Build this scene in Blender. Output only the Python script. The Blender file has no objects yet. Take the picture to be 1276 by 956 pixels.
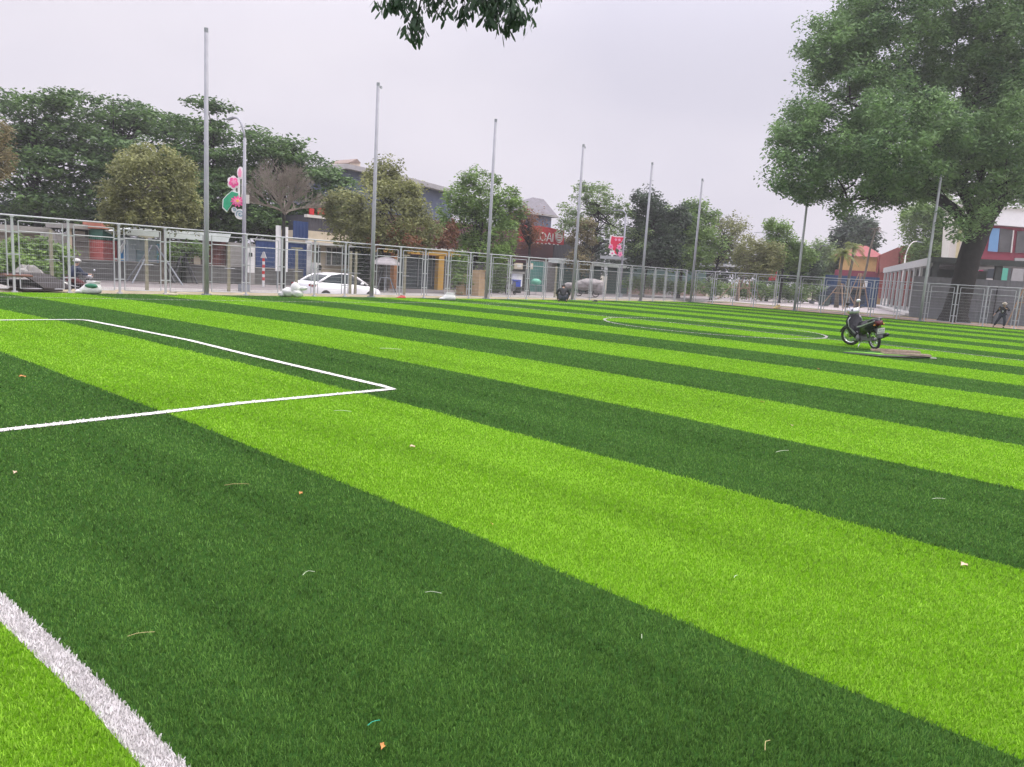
import bpy, math, random
import numpy as np
from mathutils import Matrix, Vector
sc = bpy.context.scene
C = sc.collection

# ------------------------------------------------------------------ camera
# world: X runs along the far fence, Y across the pitch, z = 0 is the turf
FOC, PITCH, ROLL, HEAD, CAMH = 927.67, .153494, .062386, 2.44072, 1.6
def _basis():
    cp, sp = math.cos(PITCH), math.sin(PITCH); cr, sr = math.cos(ROLL), math.sin(ROLL)
    fw = np.array([0, cp, -sp]); rt = np.array([1., 0, 0]); up = np.array([0, sp, cp])
    r = rt*cr + up*sr; u = -rt*sr + up*cr
    s = np.array([math.cos(HEAD), math.sin(HEAD)]); q = np.array([s[1], -s[0]])
    T = lambda v: np.array([v[0]*q[0]+v[1]*q[1], v[0]*s[0]+v[1]*s[1], v[2]])
    return T(fw), T(r), T(u)
FW, RT, UP = _basis()
CO = np.array([0, 0, CAMH])
cam_d = bpy.data.cameras.new('camera'); cam = bpy.data.objects.new('camera', cam_d); C.objects.link(cam)
cam_d.sensor_width = 36; cam_d.lens = FOC/1276*36; cam_d.clip_end = 2000; cam_d.clip_start = .05
m = Matrix.Identity(4)
for i in range(3):
    m[i][0] = RT[i]; m[i][1] = UP[i]; m[i][2] = -FW[i]; m[i][3] = CO[i]
cam.matrix_world = m
sc.camera = cam

# ------------------------------------------------------------------ world, sun, exposure
SUN_EL, SUN_AZ = math.radians(58), math.radians(-35)      # azimuth measured from +X towards +Y
w = bpy.data.worlds.new('World'); sc.world = w; w.use_nodes = True
nt = w.node_tree; nt.nodes.clear()
out = nt.nodes.new('ShaderNodeOutputWorld'); bg = nt.nodes.new('ShaderNodeBackground'); bg.inputs[1].default_value = .1
sky = nt.nodes.new('ShaderNodeTexSky'); sky.sky_type = 'NISHITA'; sky.sun_disc = False
sky.sun_elevation = SUN_EL; sky.sun_rotation = math.pi/2 - SUN_AZ; sky.dust_density = 6; sky.air_density = 1.5
tc = nt.nodes.new('ShaderNodeTexCoord'); mp = nt.nodes.new('ShaderNodeMapping'); mp.inputs['Scale'].default_value = (1.2, 1.2, 2.6)
nz = nt.nodes.new('ShaderNodeTexNoise'); nz.inputs['Scale'].default_value = 1.3; nz.inputs['Detail'].default_value = 3
cr = nt.nodes.new('ShaderNodeValToRGB')
cr.color_ramp.elements[0].position = .35; cr.color_ramp.elements[0].color = (6.1, 5.85, 6.85, 1)
cr.color_ramp.elements[1].position = .68; cr.color_ramp.elements[1].color = (7.75, 7.3, 8.0, 1)
mx = nt.nodes.new('ShaderNodeMix'); mx.data_type = 'RGBA'; mx.inputs[0].default_value = .9
L = nt.links.new
L(tc.outputs['Generated'], mp.inputs[0]); L(mp.outputs[0], nz.inputs[0]); L(nz.outputs[0], cr.inputs[0])
L(sky.outputs[0], mx.inputs[6]); L(cr.outputs[0], mx.inputs[7])
sx_ = nt.nodes.new('ShaderNodeSeparateXYZ'); mr = nt.nodes.new('ShaderNodeMapRange'); mr.interpolation_type = 'SMOOTHSTEP'   # overcast sky: the zenith is brighter than the horizon
mr.inputs['From Min'].default_value = .22; mr.inputs['From Max'].default_value = .95; mr.inputs['To Min'].default_value = 1.; mr.inputs['To Max'].default_value = 4.1
mg = nt.nodes.new('ShaderNodeMix'); mg.data_type = 'RGBA'; mg.blend_type = 'MULTIPLY'; mg.inputs[0].default_value = 1
L(tc.outputs['Generated'], sx_.inputs[0]); L(sx_.outputs[2], mr.inputs[0]); L(mx.outputs[2], mg.inputs[6]); L(mr.outputs[0], mg.inputs[7]); L(mg.outputs[2], bg.inputs[0]); L(bg.outputs[0], out.inputs[0])
sd = bpy.data.lights.new('sun', 'SUN'); sd.energy = 1.5; sd.angle = math.radians(14); sd.color = (1, .95, .87)
sun = bpy.data.objects.new('sun', sd); C.objects.link(sun)
sdir = Vector((math.cos(SUN_EL)*math.cos(SUN_AZ), math.cos(SUN_EL)*math.sin(SUN_AZ), math.sin(SUN_EL)))
sun.rotation_euler = sdir.to_track_quat('Z', 'Y').to_euler(); sun.location = (0, 0, 60)
vs = sc.view_settings; vs.view_transform = 'Standard'; vs.look = 'None'; vs.gamma = 1; vs.use_curve_mapping = False
vs.exposure = .22

# ------------------------------------------------------------------ survey helpers (pixels of the 1276 wide photo -> world)
def ray(x, y): return FW*FOC + RT*(x-638) + UP*(478-y)
def gnd(x, y, z=0.):
    d = ray(x, y); return CO + d*((z-CAMH)/d[2])
def atY(x, y, Y):
    d = ray(x, y); return CO + d*(Y/d[1])
def atX(x, y, X):
    d = ray(x, y); return CO + d*(X/d[0])
def P(x, y, dep): return CO + ray(x, y)*(dep/FOC)
def horizon(x): return 478 - (FOC*math.tan(PITCH)/math.cos(ROLL)) + (x-638)*math.tan(ROLL)
def ppm(dep): return FOC/dep

# ------------------------------------------------------------------ materials
MATS = {}
def M(name, col, rough=.8, var=.12, scale=2.5, metal=0., bump=0., bscale=40., spec=.4, tint=None):
    if name in MATS: return MATS[name]
    mt = bpy.data.materials.new(name); mt.use_nodes = True; n = mt.node_tree.nodes; l = mt.node_tree.links.new
    b = n['Principled BSDF']; b.inputs['Roughness'].default_value = rough; b.inputs['Metallic'].default_value = metal
    b.inputs['Specular IOR Level'].default_value = spec
    t = n.new('ShaderNodeTexCoord'); z = n.new('ShaderNodeTexNoise'); z.inputs['Scale'].default_value = scale
    z.inputs['Detail'].default_value = 6; z.inputs['Roughness'].default_value = .65
    r = n.new('ShaderNodeValToRGB'); c = np.array(col); t2 = np.array(tint if tint else col)
    r.color_ramp.elements[0].position = .3; r.color_ramp.elements[1].position = .7
    r.color_ramp.elements[0].color = (*np.clip(t2*(1-var), 0, 1), 1); r.color_ramp.elements[1].color = (*np.clip(c*(1+var), 0, 1), 1)
    l(t.outputs['Object'], z.inputs[0]); l(z.outputs[0], r.inputs[0]); l(r.outputs[0], b.inputs['Base Color'])
    if bump:
        z2 = n.new('ShaderNodeTexNoise'); z2.inputs['Scale'].default_value = bscale; z2.inputs['Detail'].default_value = 4
        bp = n.new('ShaderNodeBump'); bp.inputs['Strength'].default_value = bump; bp.inputs['Distance'].default_value = .02
        l(t.outputs['Object'], z2.inputs[0]); l(z2.outputs[0], bp.inputs['Height']); l(bp.outputs[0], b.inputs['Normal'])
    MATS[name] = mt; return mt
def corrugated(name, col, per=.2, axis='X', strength=.6):
    if name in MATS: return MATS[name]
    mt = M(name, col, .55, .12, 1.2); n = mt.node_tree.nodes; l = mt.node_tree.links.new
    t = n.new('ShaderNodeTexCoord'); wv = n.new('ShaderNodeTexWave'); wv.bands_direction = axis; wv.inputs['Scale'].default_value = .314/per
    bp = n.new('ShaderNodeBump'); bp.inputs['Strength'].default_value = strength; bp.inputs['Distance'].default_value = .04
    l(t.outputs['Object'], wv.inputs[0]); l(wv.outputs[0], bp.inputs['Height']); l(bp.outputs[0], n['Principled BSDF'].inputs['Normal'])
    return mt
def tiled(name, col, mortar, bw, bh, rough=.8, off=.5, axes=None):
    if name in MATS: return MATS[name]
    mt = bpy.data.materials.new(name); mt.use_nodes = True; n = mt.node_tree.nodes; l = mt.node_tree.links.new
    b = n['Principled BSDF']; b.inputs['Roughness'].default_value = rough
    t = n.new('ShaderNodeTexCoord'); br = n.new('ShaderNodeTexBrick'); br.offset = off
    src = t.outputs['Object']
    if axes:
        sp = n.new('ShaderNodeSeparateXYZ'); cb = n.new('ShaderNodeCombineXYZ'); l(src, sp.inputs[0])
        l(sp.outputs[axes[0]], cb.inputs[0]); l(sp.outputs[axes[1]], cb.inputs[1]); src = cb.outputs[0]
    br.inputs['Scale'].default_value = 1; br.inputs['Brick Width'].default_value = bw; br.inputs['Row Height'].default_value = bh
    br.inputs['Mortar Size'].default_value = .012; c = np.array(col)
    br.inputs['Color1'].default_value = (*c*.85, 1); br.inputs['Color2'].default_value = (*c*1.1, 1); br.inputs['Mortar'].default_value = (*mortar, 1)
    z = n.new('ShaderNodeTexNoise'); z.inputs['Scale'].default_value = .7; z.inputs['Detail'].default_value = 6
    rr = n.new('ShaderNodeValToRGB'); rr.color_ramp.elements[0].color = (.7, .7, .7, 1); rr.color_ramp.elements[1].color = (1.1, 1.1, 1.1, 1)
    mu = n.new('ShaderNodeMix'); mu.data_type = 'RGBA'; mu.blend_type = 'MULTIPLY'; mu.inputs[0].default_value = 1
    l(src, br.inputs[0]); l(t.outputs['Object'], z.inputs[0]); l(z.outputs[0], rr.inputs[0]); l(br.outputs[0], mu.inputs[6]); l(rr.outputs[0], mu.inputs[7])
    l(mu.outputs[2], b.inputs['Base Color']); MATS[name] = mt; return mt
def leafmat(name, a, b_, transl=.35, scale=.5, rough=.55, spec=.3):
    if name in MATS: return MATS[name]
    mt = bpy.data.materials.new(name); mt.use_nodes = True; n = mt.node_tree.nodes; l = mt.node_tree.links.new
    n.clear(); o = n.new('ShaderNodeOutputMaterial')
    g = n.new('ShaderNodeNewGeometry'); z = n.new('ShaderNodeTexNoise'); z.inputs['Scale'].default_value = scale; z.inputs['Detail'].default_value = 3
    t = n.new('ShaderNodeTexCoord'); l(t.outputs['Object'], z.inputs[0])
    ad = n.new('ShaderNodeMath'); ad.operation = 'MULTIPLY_ADD'; ad.inputs[1].default_value = .55
    s2 = n.new('ShaderNodeMath'); s2.operation = 'MULTIPLY_ADD'; s2.inputs[1].default_value = 1.6; s2.inputs[2].default_value = -.55
    l(z.outputs[0], s2.inputs[0]); l(g.outputs['Random Per Island'], ad.inputs[0]); l(s2.outputs[0], ad.inputs[2])
    r = n.new('ShaderNodeValToRGB'); r.color_ramp.elements[0].position = .05; r.color_ramp.elements[1].position = .95
    r.color_ramp.elements[0].color = (*a, 1); r.color_ramp.elements[1].color = (*b_, 1); l(ad.outputs[0], r.inputs[0])
    p = n.new('ShaderNodeBsdfPrincipled'); p.inputs['Roughness'].default_value = rough; p.inputs['Specular IOR Level'].default_value = spec
    tr = n.new('ShaderNodeBsdfTranslucent'); ms = n.new('ShaderNodeMixShader'); ms.inputs[0].default_value = transl
    l(r.outputs[0], p.inputs['Base Color']); l(r.outputs[0], tr.inputs[0]); l(p.outputs[0], ms.inputs[1]); l(tr.outputs[0], ms.inputs[2]); l(ms.outputs[0], o.inputs[0])
    MATS[name] = mt; return mt

galv = M('galvanised_steel', (.29, .295, .325), .6, .15, 1.5, .1)
galv_dull = M('dull_steel', (.27, .29, .31), .5, .15, 1.2, .3)
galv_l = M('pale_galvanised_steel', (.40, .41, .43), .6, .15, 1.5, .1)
wire = M('wire', (.30, .31, .32), .5, .1, 2, .3)
conc = M('concrete', (.30, .29, .27), .9, .25, .8, bump=.3)
conc_y = M('yellowed_concrete', (.24, .23, .17), .9, .25, 2)
white = M('white_paint', (.78, .78, .77), .5, .05)
offwhite = M('off_white', (.6, .58, .54), .7, .12, 1)
black = M('black_plastic', (.015, .015, .017), .35, .2)
rubber = M('rubber', (.02, .02, .02), .8, .2)
glass_d = M('dark_glass', (.02, .03, .035), .1, .2, spec=.8)
bark = M('bark', (.020, .019, .016), .95, .35, 3, bump=.9, bscale=12)
bark_l = M('pale_bark', (.16, .14, .11), .95, .3, 3, bump=.6, bscale=12)
wood = M('timber_prop', (.36, .25, .16), .8, .2, 3)

# ------------------------------------------------------------------ object helpers
def tag(o, label=None, cat=None, group=None, kind=None):
    if label: o['label'] = label
    if cat: o['category'] = cat
    if group: o['group'] = group
    if kind: o['kind'] = kind
    return o
def empty(name, loc, rz=0., label=None, cat=None, group=None):
    o = bpy.data.objects.new(name, None); C.objects.link(o); o.location = loc; o.rotation_euler = (0, 0, rz); o.empty_display_size = .3
    return tag(o, label, cat, group)
def link(name, me, mat, parent=None):
    o = bpy.data.objects.new(name, me); C.objects.link(o)
    if mat is not None and len(me.materials) == 0: me.materials.append(mat)
    if parent: o.parent = parent
    return o
class MB:
    def __init__(s): s.v = []; s.f = []
    def box(s, x0, x1, y0, y1, z0, z1):
        b = len(s.v)
        s.v += [(x0,y0,z0),(x1,y0,z0),(x1,y1,z0),(x0,y1,z0),(x0,y0,z1),(x1,y0,z1),(x1,y1,z1),(x0,y1,z1)]
        s.f += [tuple(b+i for i in q) for q in ((0,3,2,1),(4,5,6,7),(0,1,5,4),(1,2,6,5),(2,3,7,6),(3,0,4,7))]; return s
    def hexa(s, pts):
        b = len(s.v); s.v += [tuple(p) for p in pts]
        s.f += [tuple(b+i for i in q) for q in ((0,3,2,1),(4,5,6,7),(0,1,5,4),(1,2,6,5),(2,3,7,6),(3,0,4,7))]; return s
    def tube(s, pts, r, n=8, cap=True):
        pts = [Vector(p) for p in pts]; k = len(pts); rs = r if hasattr(r, '__len__') else [r]*k
        b = len(s.v); prev = None
        for i, p in enumerate(pts):
            t = (pts[min(i+1, k-1)] - pts[max(i-1, 0)]).normalized()
            if prev is None:
                a = Vector((0, 0, 1)) if abs(t.z) < .9 else Vector((1, 0, 0)); u = t.cross(a).normalized()
            else: u = (prev - t*prev.dot(t)).normalized()
            prev = u; v = t.cross(u)
            for j in range(n):
                an = 2*math.pi*j/n; s.v.append(tuple(p + (u*math.cos(an)+v*math.sin(an))*rs[i]))
        for i in range(k-1):
            for j in range(n): s.f.append((b+i*n+j, b+i*n+(j+1)%n, b+(i+1)*n+(j+1)%n, b+(i+1)*n+j))
        if cap: s.f.append(tuple(b+j for j in range(n))[::-1]); s.f.append(tuple(b+(k-1)*n+j for j in range(n)))
        return s
    def prism(s, poly, a, b_, fn):       # polygon extruded between depths a and b_, fn(u, v, depth) -> xyz
        n = len(poly); b = len(s.v)
        s.v += [tuple(fn(u, v, a)) for u, v in poly] + [tuple(fn(u, v, b_)) for u, v in poly]
        s.f.append(tuple(b+i for i in range(n))); s.f.append(tuple(b+n+i for i in range(n))[::-1])
        for i in range(n): s.f.append((b+i, b+n+i, b+n+(i+1)%n, b+(i+1)%n))
        return s
    def torus(s, c, ax, R, r, n=28, k=8, sx=1.):
        ax = Vector(ax).normalized(); u = ax.orthogonal().normalized(); v = ax.cross(u); c = Vector(c); b = len(s.v)
        for i in range(n):
            a = 2*math.pi*i/n; d = u*math.cos(a)+v*math.sin(a)
            for j in range(k):
                q = 2*math.pi*j/k; s.v.append(tuple(c + d*(R+r*math.cos(q)) + ax*r*sx*math.sin(q)))
        for i in range(n):
            for j in range(k): s.f.append((b+i*k+j, b+((i+1)%n)*k+j, b+((i+1)%n)*k+(j+1)%k, b+i*k+(j+1)%k))
        return s
    def ball(s, c, rx, ry=None, rz=None, n=12, k=8, jit=0, seed=0):
        ry = ry or rx; rz = rz or rx; b = len(s.v); rd = random.Random(seed)
        s.v.append((c[0], c[1], c[2]+rz))
        for i in range(1, k):
            p = math.pi*i/k
            for j in range(n):
                a = 2*math.pi*j/n; q = 1+jit*(rd.random()-.5)
                s.v.append((c[0]+rx*q*math.sin(p)*math.cos(a), c[1]+ry*q*math.sin(p)*math.sin(a), c[2]+rz*q*math.cos(p)))
        s.v.append((c[0], c[1], c[2]-rz)); e = len(s.v)-1
        for j in range(n):
            s.f.append((b, b+1+j, b+1+(j+1)%n)); s.f.append((e, e-n+(j+1)%n, e-n+j))
        for i in range(k-2):
            for j in range(n):
                q = b+1+i*n; s.f.append((q+j, q+n+j, q+n+(j+1)%n, q+(j+1)%n))
        return s
    def loft(s, secs):                    # list of closed sections with the same point count
        b = len(s.v); n = len(secs[0])
        for q in secs: s.v += [tuple(p) for p in q]
        for i in range(len(secs)-1):
            for j in range(n): s.f.append((b+i*n+j, b+i*n+(j+1)%n, b+(i+1)*n+(j+1)%n, b+(i+1)*n+j))
        s.f.append(tuple(b+j for j in range(n))[::-1]); e = b+(len(secs)-1)*n; s.f.append(tuple(e+j for j in range(n))); return s
    def build(s, name, mat, parent=None, smooth=False, bevel=0.):
        me = bpy.data.meshes.new(name); me.from_pydata(s.v, [], s.f); me.update()
        if smooth: me.shade_smooth()
        o = link(name, me, mat, parent)
        if bevel:
            bm = o.modifiers.new('bevel', 'BEVEL'); bm.width = bevel; bm.segments = 2; bm.limit_method = 'ANGLE'
        return o
def npmesh(name, v, fsize, idx=None):
    me = bpy.data.meshes.new(name); n = len(v); me.vertices.add(n); me.vertices.foreach_set('co', np.asarray(v, np.float32).ravel())
    ids = np.arange(n, dtype=np.int32) if idx is None else np.asarray(idx, np.int32).ravel()
    nf = len(ids)//fsize; me.loops.add(len(ids)); me.loops.foreach_set('vertex_index', ids)
    me.polygons.add(nf); me.polygons.foreach_set('loop_start', np.arange(nf, dtype=np.int32)*fsize)
    me.polygons.foreach_set('loop_total', np.full(nf, fsize, np.int32)); me.update(calc_edges=True); return me
def sheet(name, x0, x1, y0, y1, z, mat, kind='structure', thick=0):
    mb = MB()
    if thick: mb.box(x0, x1, y0, y1, z-thick, z)
    else: mb.v = [(x0,y0,z),(x1,y0,z),(x1,y1,z),(x0,y1,z)]; mb.f = [(0,1,2,3)]
    return tag(mb.build(name, mat), kind=kind)

# ------------------------------------------------------------------ ground, road, pavement
earth = M('earth', (.20, .17, .12), .95, .3, .4, bump=.4, tint=(.13, .13, .07))
dirt = M('sandy_dirt', (.29, .25, .18), .95, .3, 1.6, bump=.5, tint=(.25, .22, .10))
reddirt = M('red_dirt', (.30, .20, .15), .95, .3, .8, bump=.5, tint=(.20, .14, .09))
sheet('ground', -400, 900, -400, 900, -.80, earth)
sheet('road', -60, 400, 29.2, 35.6, -.68, M('asphalt', (.20, .185, .185), .9, .15, .5, bump=.3, bscale=60), thick=.1)
sheet('pavement', -60, 400, 35.72, 42.5, -.38, tiled('paving_tiles', (.23, .205, .195), (.2, .18, .17), .4, .4, axes=(0, 1)), thick=.2)
sheet('kerb', -60, 400, 35.6, 35.72, -.36, offwhite, thick=.4)
sheet('near_kerb', -60, 49.6, 28.0, 28.3, -.14, M('pale_kerb', (.5, .47, .43), .9, .15, 1), thick=.5)
sheet('roadside_walk', -60, 49.6, 28.3, 29.2, -.3, tiled('paving_tiles_pale', (.36, .32, .30), (.25, .2, .2), .4, .4, axes=(0, 1)), thick=.3)
sheet('dirt_strip', -60, 49.6, 25.32, 28.0, -.02, dirt, thick=.4)
sheet('dirt_verge', 49.3, 55.5, -40, 25.0, -.015, reddirt, thick=.4)
sheet('grass_verge', 55.5, 59, -40, 27.0, -.03, M('mossy_soil', (.13, .13, .06), .95, .35, 1.2, bump=.5), thick=.4)
sheet('plaza', 59, 140, -60, 29.0, -.09, tiled('plaza_tiles', (.48, .43, .42), (.3, .27, .27), .6, .6, axes=(0, 1)), thick=.4)

# ------------------------------------------------------------------ the pitch
BOW = [.0026, .0038, .0052, .0056, .0066]
def edge_x(k, y):            # X of the k-th seam at y; seams are bowed to follow lens distortion
    a = 3.27 + 2.345*(k-1); c = BOW[k-1] if k <= 5 else .0066
    yy = np.maximum(y, 0.); return a - c*(yy-9.5)**2 + .010*np.sin(1.7*yy+k*2.1) + .006*np.sin(4.3*yy+k)
NE = 20
def stripe_of(x, y):         # 0 dark, 1 light
    n = np.zeros(np.shape(x), int)
    for k in range(1, NE+1): n += (x > edge_x(k, y))
    d = (n % 2)              # beyond seam 1 -> light
    return np.where(x < .93, 1, d)
def turfbase(name, col):
    mt = M(name, col, 1., .10, .35, spec=0.); n = mt.node_tree.nodes; l = mt.node_tree.links.new
    t = n.new('ShaderNodeTexCoord'); z = n.new('ShaderNodeTexNoise'); z.inputs['Scale'].default_value = 90; z.inputs['Detail'].default_value = 3
    bp = n.new('ShaderNodeBump'); bp.inputs['Strength'].default_value = .8; bp.inputs['Distance'].default_value = .02
    l(t.outputs['Object'], z.inputs[0]); l(z.outputs[0], bp.inputs['Height']); l(bp.outputs[0], n['Principled BSDF'].inputs['Normal']); return mt
DARK = (.052, .132, .014); LITE = (.205, .385, .012)
tb_d = turfbase('turf_base_dark', (.030, .078, .016)); tb_l = turfbase('turf_base_light', (.09, .215, .008))
PX0, PX1, PY0, PY1 = -14., 49.35, -14., 25.35
ys = np.concatenate([[PY0, 0.], np.arange(1., PY1, 1.), [PY1]])
v = []; f = []; mi = []
cols = [np.full(len(ys), PX0), np.full(len(ys), .93)] + [edge_x(k, ys) for k in range(1, NE+1)]
cols = [c for c in cols if c.max() < PX1-.3] + [np.full(len(ys), PX1)]
for c in cols: v += [(float(c[i]), float(ys[i]), 0.) for i in range(len(ys))]
n = len(ys)
for j in range(len(cols)-1):
    for i in range(n-1):
        f.append((j*n+i, (j+1)*n+i, (j+1)*n+i+1, j*n+i+1)); mi.append(1 if j == 0 else (j-1) % 2)
me = bpy.data.meshes.new('turf_base'); me.from_pydata(v, [], f); me.materials.append(tb_d); me.materials.append(tb_l)
me.polygons.foreach_set('material_index', mi); me.update()
tag(link('turf_base', me, None), kind='structure')
sheet('turf_edge', PX0, PX1, PY0, PY1, -.004, dirt, thick=.5)

# painted lines: name, polyline, width
def circ(cx, cy, r, a0=0, a1=360, n=72): return [(cx+r*math.cos(math.radians(a0+(a1-a0)*i/n)), cy+r*math.sin(math.radians(a0+(a1-a0)*i/n))) for i in range(n+1)]
LINES = [('goal_line', [(.955, -13), (.955, 2.1), (.96, 2.6), (.94, 3.3), (.92, 3.8), (.93, 25.2)], .095),
         ('penalty_area_line', [(.98, 7.12), (1.88, 7.12), (3.22, 7.15), (4.09, 7.2), (6.12, 7.09), (6.15, 10.6), (6.22, 12.7), (6.08, 14.9), (5.95, 16.66), (5.18, 16.74), (.98, 16.8)], .10),
         ('side_line', [(.98, 23.3), (6.26, 23.24), (8.76, 22.95), (12.2, 22.53), (15.4, 22.2), (22, 22.3), (46.4, 22.4)], .07),
         ('halfway_line', [(23.75, .3), (23.9, 2.4), (24.2, 4.3), (24.4, 6.), (24.45, 9.5), (24.4, 13), (23.9, 17), (23.4, 22.3)], .07),
         ('centre_circle', circ(24.25, 11.55, 3.72), .085)]
def resample(pl, step):
    pl = np.array(pl, float); d = np.r_[0, np.cumsum(np.hypot(*np.diff(pl, axis=0).T))]; n = max(2, int(d[-1]/step))
    t = np.linspace(0, d[-1], n); return np.c_[np.interp(t, d, pl[:, 0]), np.interp(t, d, pl[:, 1])]
rng = np.random.default_rng(5)
def line_dist(x, y, pl, wmax):
    pl = np.array(pl, float); best = np.full(len(x), 9.)
    for a, b in zip(pl[:-1], pl[1:]):
        ab = b-a; t = np.clip(((x-a[0])*ab[0]+(y-a[1])*ab[1])/(ab@ab), 0, 1)
        best = np.minimum(best, np.hypot(x-a[0]-t*ab[0], y-a[1]-t*ab[1]))
    return best
def blades(x, y, rnd, hgt=.016, wk=.00135, wmax=.016):
    d = np.hypot(np.hypot(x, y), CAMH); n = len(x)
    wdt = np.clip(wk*d, .0022, wmax)*(.6+.8*rnd.random(n)); h = hgt*(.55+.7*rnd.random(n)) * np.where(d > 20, 1.0, 1.)
    a = rnd.random(n)*2*np.pi; dx, dy = np.cos(a)*wdt/2, np.sin(a)*wdt/2
    la = rnd.random(n)*2*np.pi; ln = h*rnd.random(n)*.75
    lx, ly = np.cos(la)*ln, np.sin(la)*ln
    z0 = np.full(n, .0); V = np.empty((n, 4, 3), np.float32)
    V[:, 0] = np.c_[x-dx, y-dy, z0]; V[:, 1] = np.c_[x+dx, y+dy, z0]
    V[:, 2] = np.c_[x+dx*.6+lx, y+dy*.6+ly, h]; V[:, 3] = np.c_[x-dx*.6+lx*.9, y-dy*.6+ly*.9, h*.97]
    return V
az = math.atan2(FW[1], FW[0])
def scatter(N, r0, r1, half, rnd):
    r = r0*np.exp(rnd.random(N)*math.log(r1/r0)); a = az + (rnd.random(N)*2-1)*half
    return r*np.cos(a), r*np.sin(a)
N = 820000
x, y = scatter(N, 1.2, 52, math.radians(46), rng)
r2 = 1.2*np.exp(rng.random(560000)*math.log(52/1.2)); a2 = az + np.where(rng.random(560000) < .5, -1, 1)*np.radians(46+54*rng.random(560000))   # the rest of the pitch, beside the view
x = np.r_[x, r2*np.cos(a2)]; y = np.r_[y, r2*np.sin(a2)]
ok = (x > PX0) & (x < PX1) & (y > PY0) & (y < PY1)
for nm, pl, wd in LINES:
    dd = line_dist(x, y, pl, wd); ok &= dd > wd/2*(.9+.2*rng.random(len(x)))
x, y = x[ok], y[ok]
V = blades(x, y, rng); me = npmesh('turf_pile', V.reshape(-1, 3), 4)
jx = rng.normal(0, .012, len(x))
st = stripe_of(x+jx, y).astype(np.int32)
def blademat(name, lo, hi, transl):
    mt = bpy.data.materials.new(name); mt.use_nodes = True; n = mt.node_tree.nodes; l = mt.node_tree.links.new; n.clear()
    o = n.new('ShaderNodeOutputMaterial'); g = n.new('ShaderNodeNewGeometry'); t = n.new('ShaderNodeTexCoord'); mp_ = n.new('ShaderNodeMapping'); mp_.inputs['Scale'].default_value = (1.6, .22, 1); mp_.inputs['Rotation'].default_value = (0, 0, .25)
    z = n.new('ShaderNodeTexNoise'); z.inputs['Scale'].default_value = 1.2; z.inputs['Detail'].default_value = 5; l(t.outputs['Object'], mp_.inputs[0]); l(mp_.outputs[0], z.inputs[0])
    z2 = n.new('ShaderNodeTexNoise'); z2.inputs['Scale'].default_value = 14; z2.inputs['Detail'].default_value = 2; l(t.outputs['Object'], z2.inputs[0])
    m1 = n.new('ShaderNodeMath'); m1.operation = 'MULTIPLY_ADD'; m1.inputs[1].default_value = 1.0; m1.inputs[2].default_value = -.42
    m2 = n.new('ShaderNodeMath'); m2.operation = 'MULTIPLY_ADD'; m2.inputs[1].default_value = .45
    m3 = n.new('ShaderNodeMath'); m3.operation = 'MULTIPLY_ADD'; m3.inputs[1].default_value = .65
    l(z.outputs[0], m1.inputs[0]); l(z2.outputs[0], m2.inputs[0]); l(m1.outputs[0], m2.inputs[2]); l(g.outputs['Random Per Island'], m3.inputs[0]); l(m2.outputs[0], m3.inputs[2])
    r = n.new('ShaderNodeValToRGB'); r.color_ramp.elements[0].position = .1; r.color_ramp.elements[1].position = 1.
    r.color_ramp.elements[0].color = (*lo, 1); r.color_ramp.elements[1].color = (*hi, 1); l(m3.outputs[0], r.inputs[0])
    p = n.new('ShaderNodeBsdfPrincipled'); p.inputs['Roughness'].default_value = .6; p.inputs['Specular IOR Level'].default_value = .25
    tr = n.new('ShaderNodeBsdfTranslucent'); ms = n.new('ShaderNodeMixShader'); ms.inputs[0].default_value = transl
    l(r.outputs[0], p.inputs['Base Color']); l(r.outputs[0], tr.inputs[0]); l(p.outputs[0], ms.inputs[1]); l(tr.outputs[0], ms.inputs[2]); l(ms.outputs[0], o.inputs[0]); return mt
me.materials.append(blademat('turf_blade_dark', (.016, .046, .009), (.155, .32, .060), .35)); me.materials.append(blademat('turf_blade_light', (.085, .19, .012), (.395, .68, .065), .35))
me.polygons.foreach_set('material_index', st); me.update()
tag(link('turf_pile', me, None), 'short artificial grass in dark and light green stripes', None, None, 'stuff')
linebase = M('line_backing', (.26, .25, .24), .9, .1, 30, bump=.6, bscale=150); linefar = M('line_backing_clean', (.60, .58, .56), 1., .1, 30, spec=0.); lineblade = leafmat('line_blade', (.60, .57, .56), (.97, .95, .94), .45, 20., .7)
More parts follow.
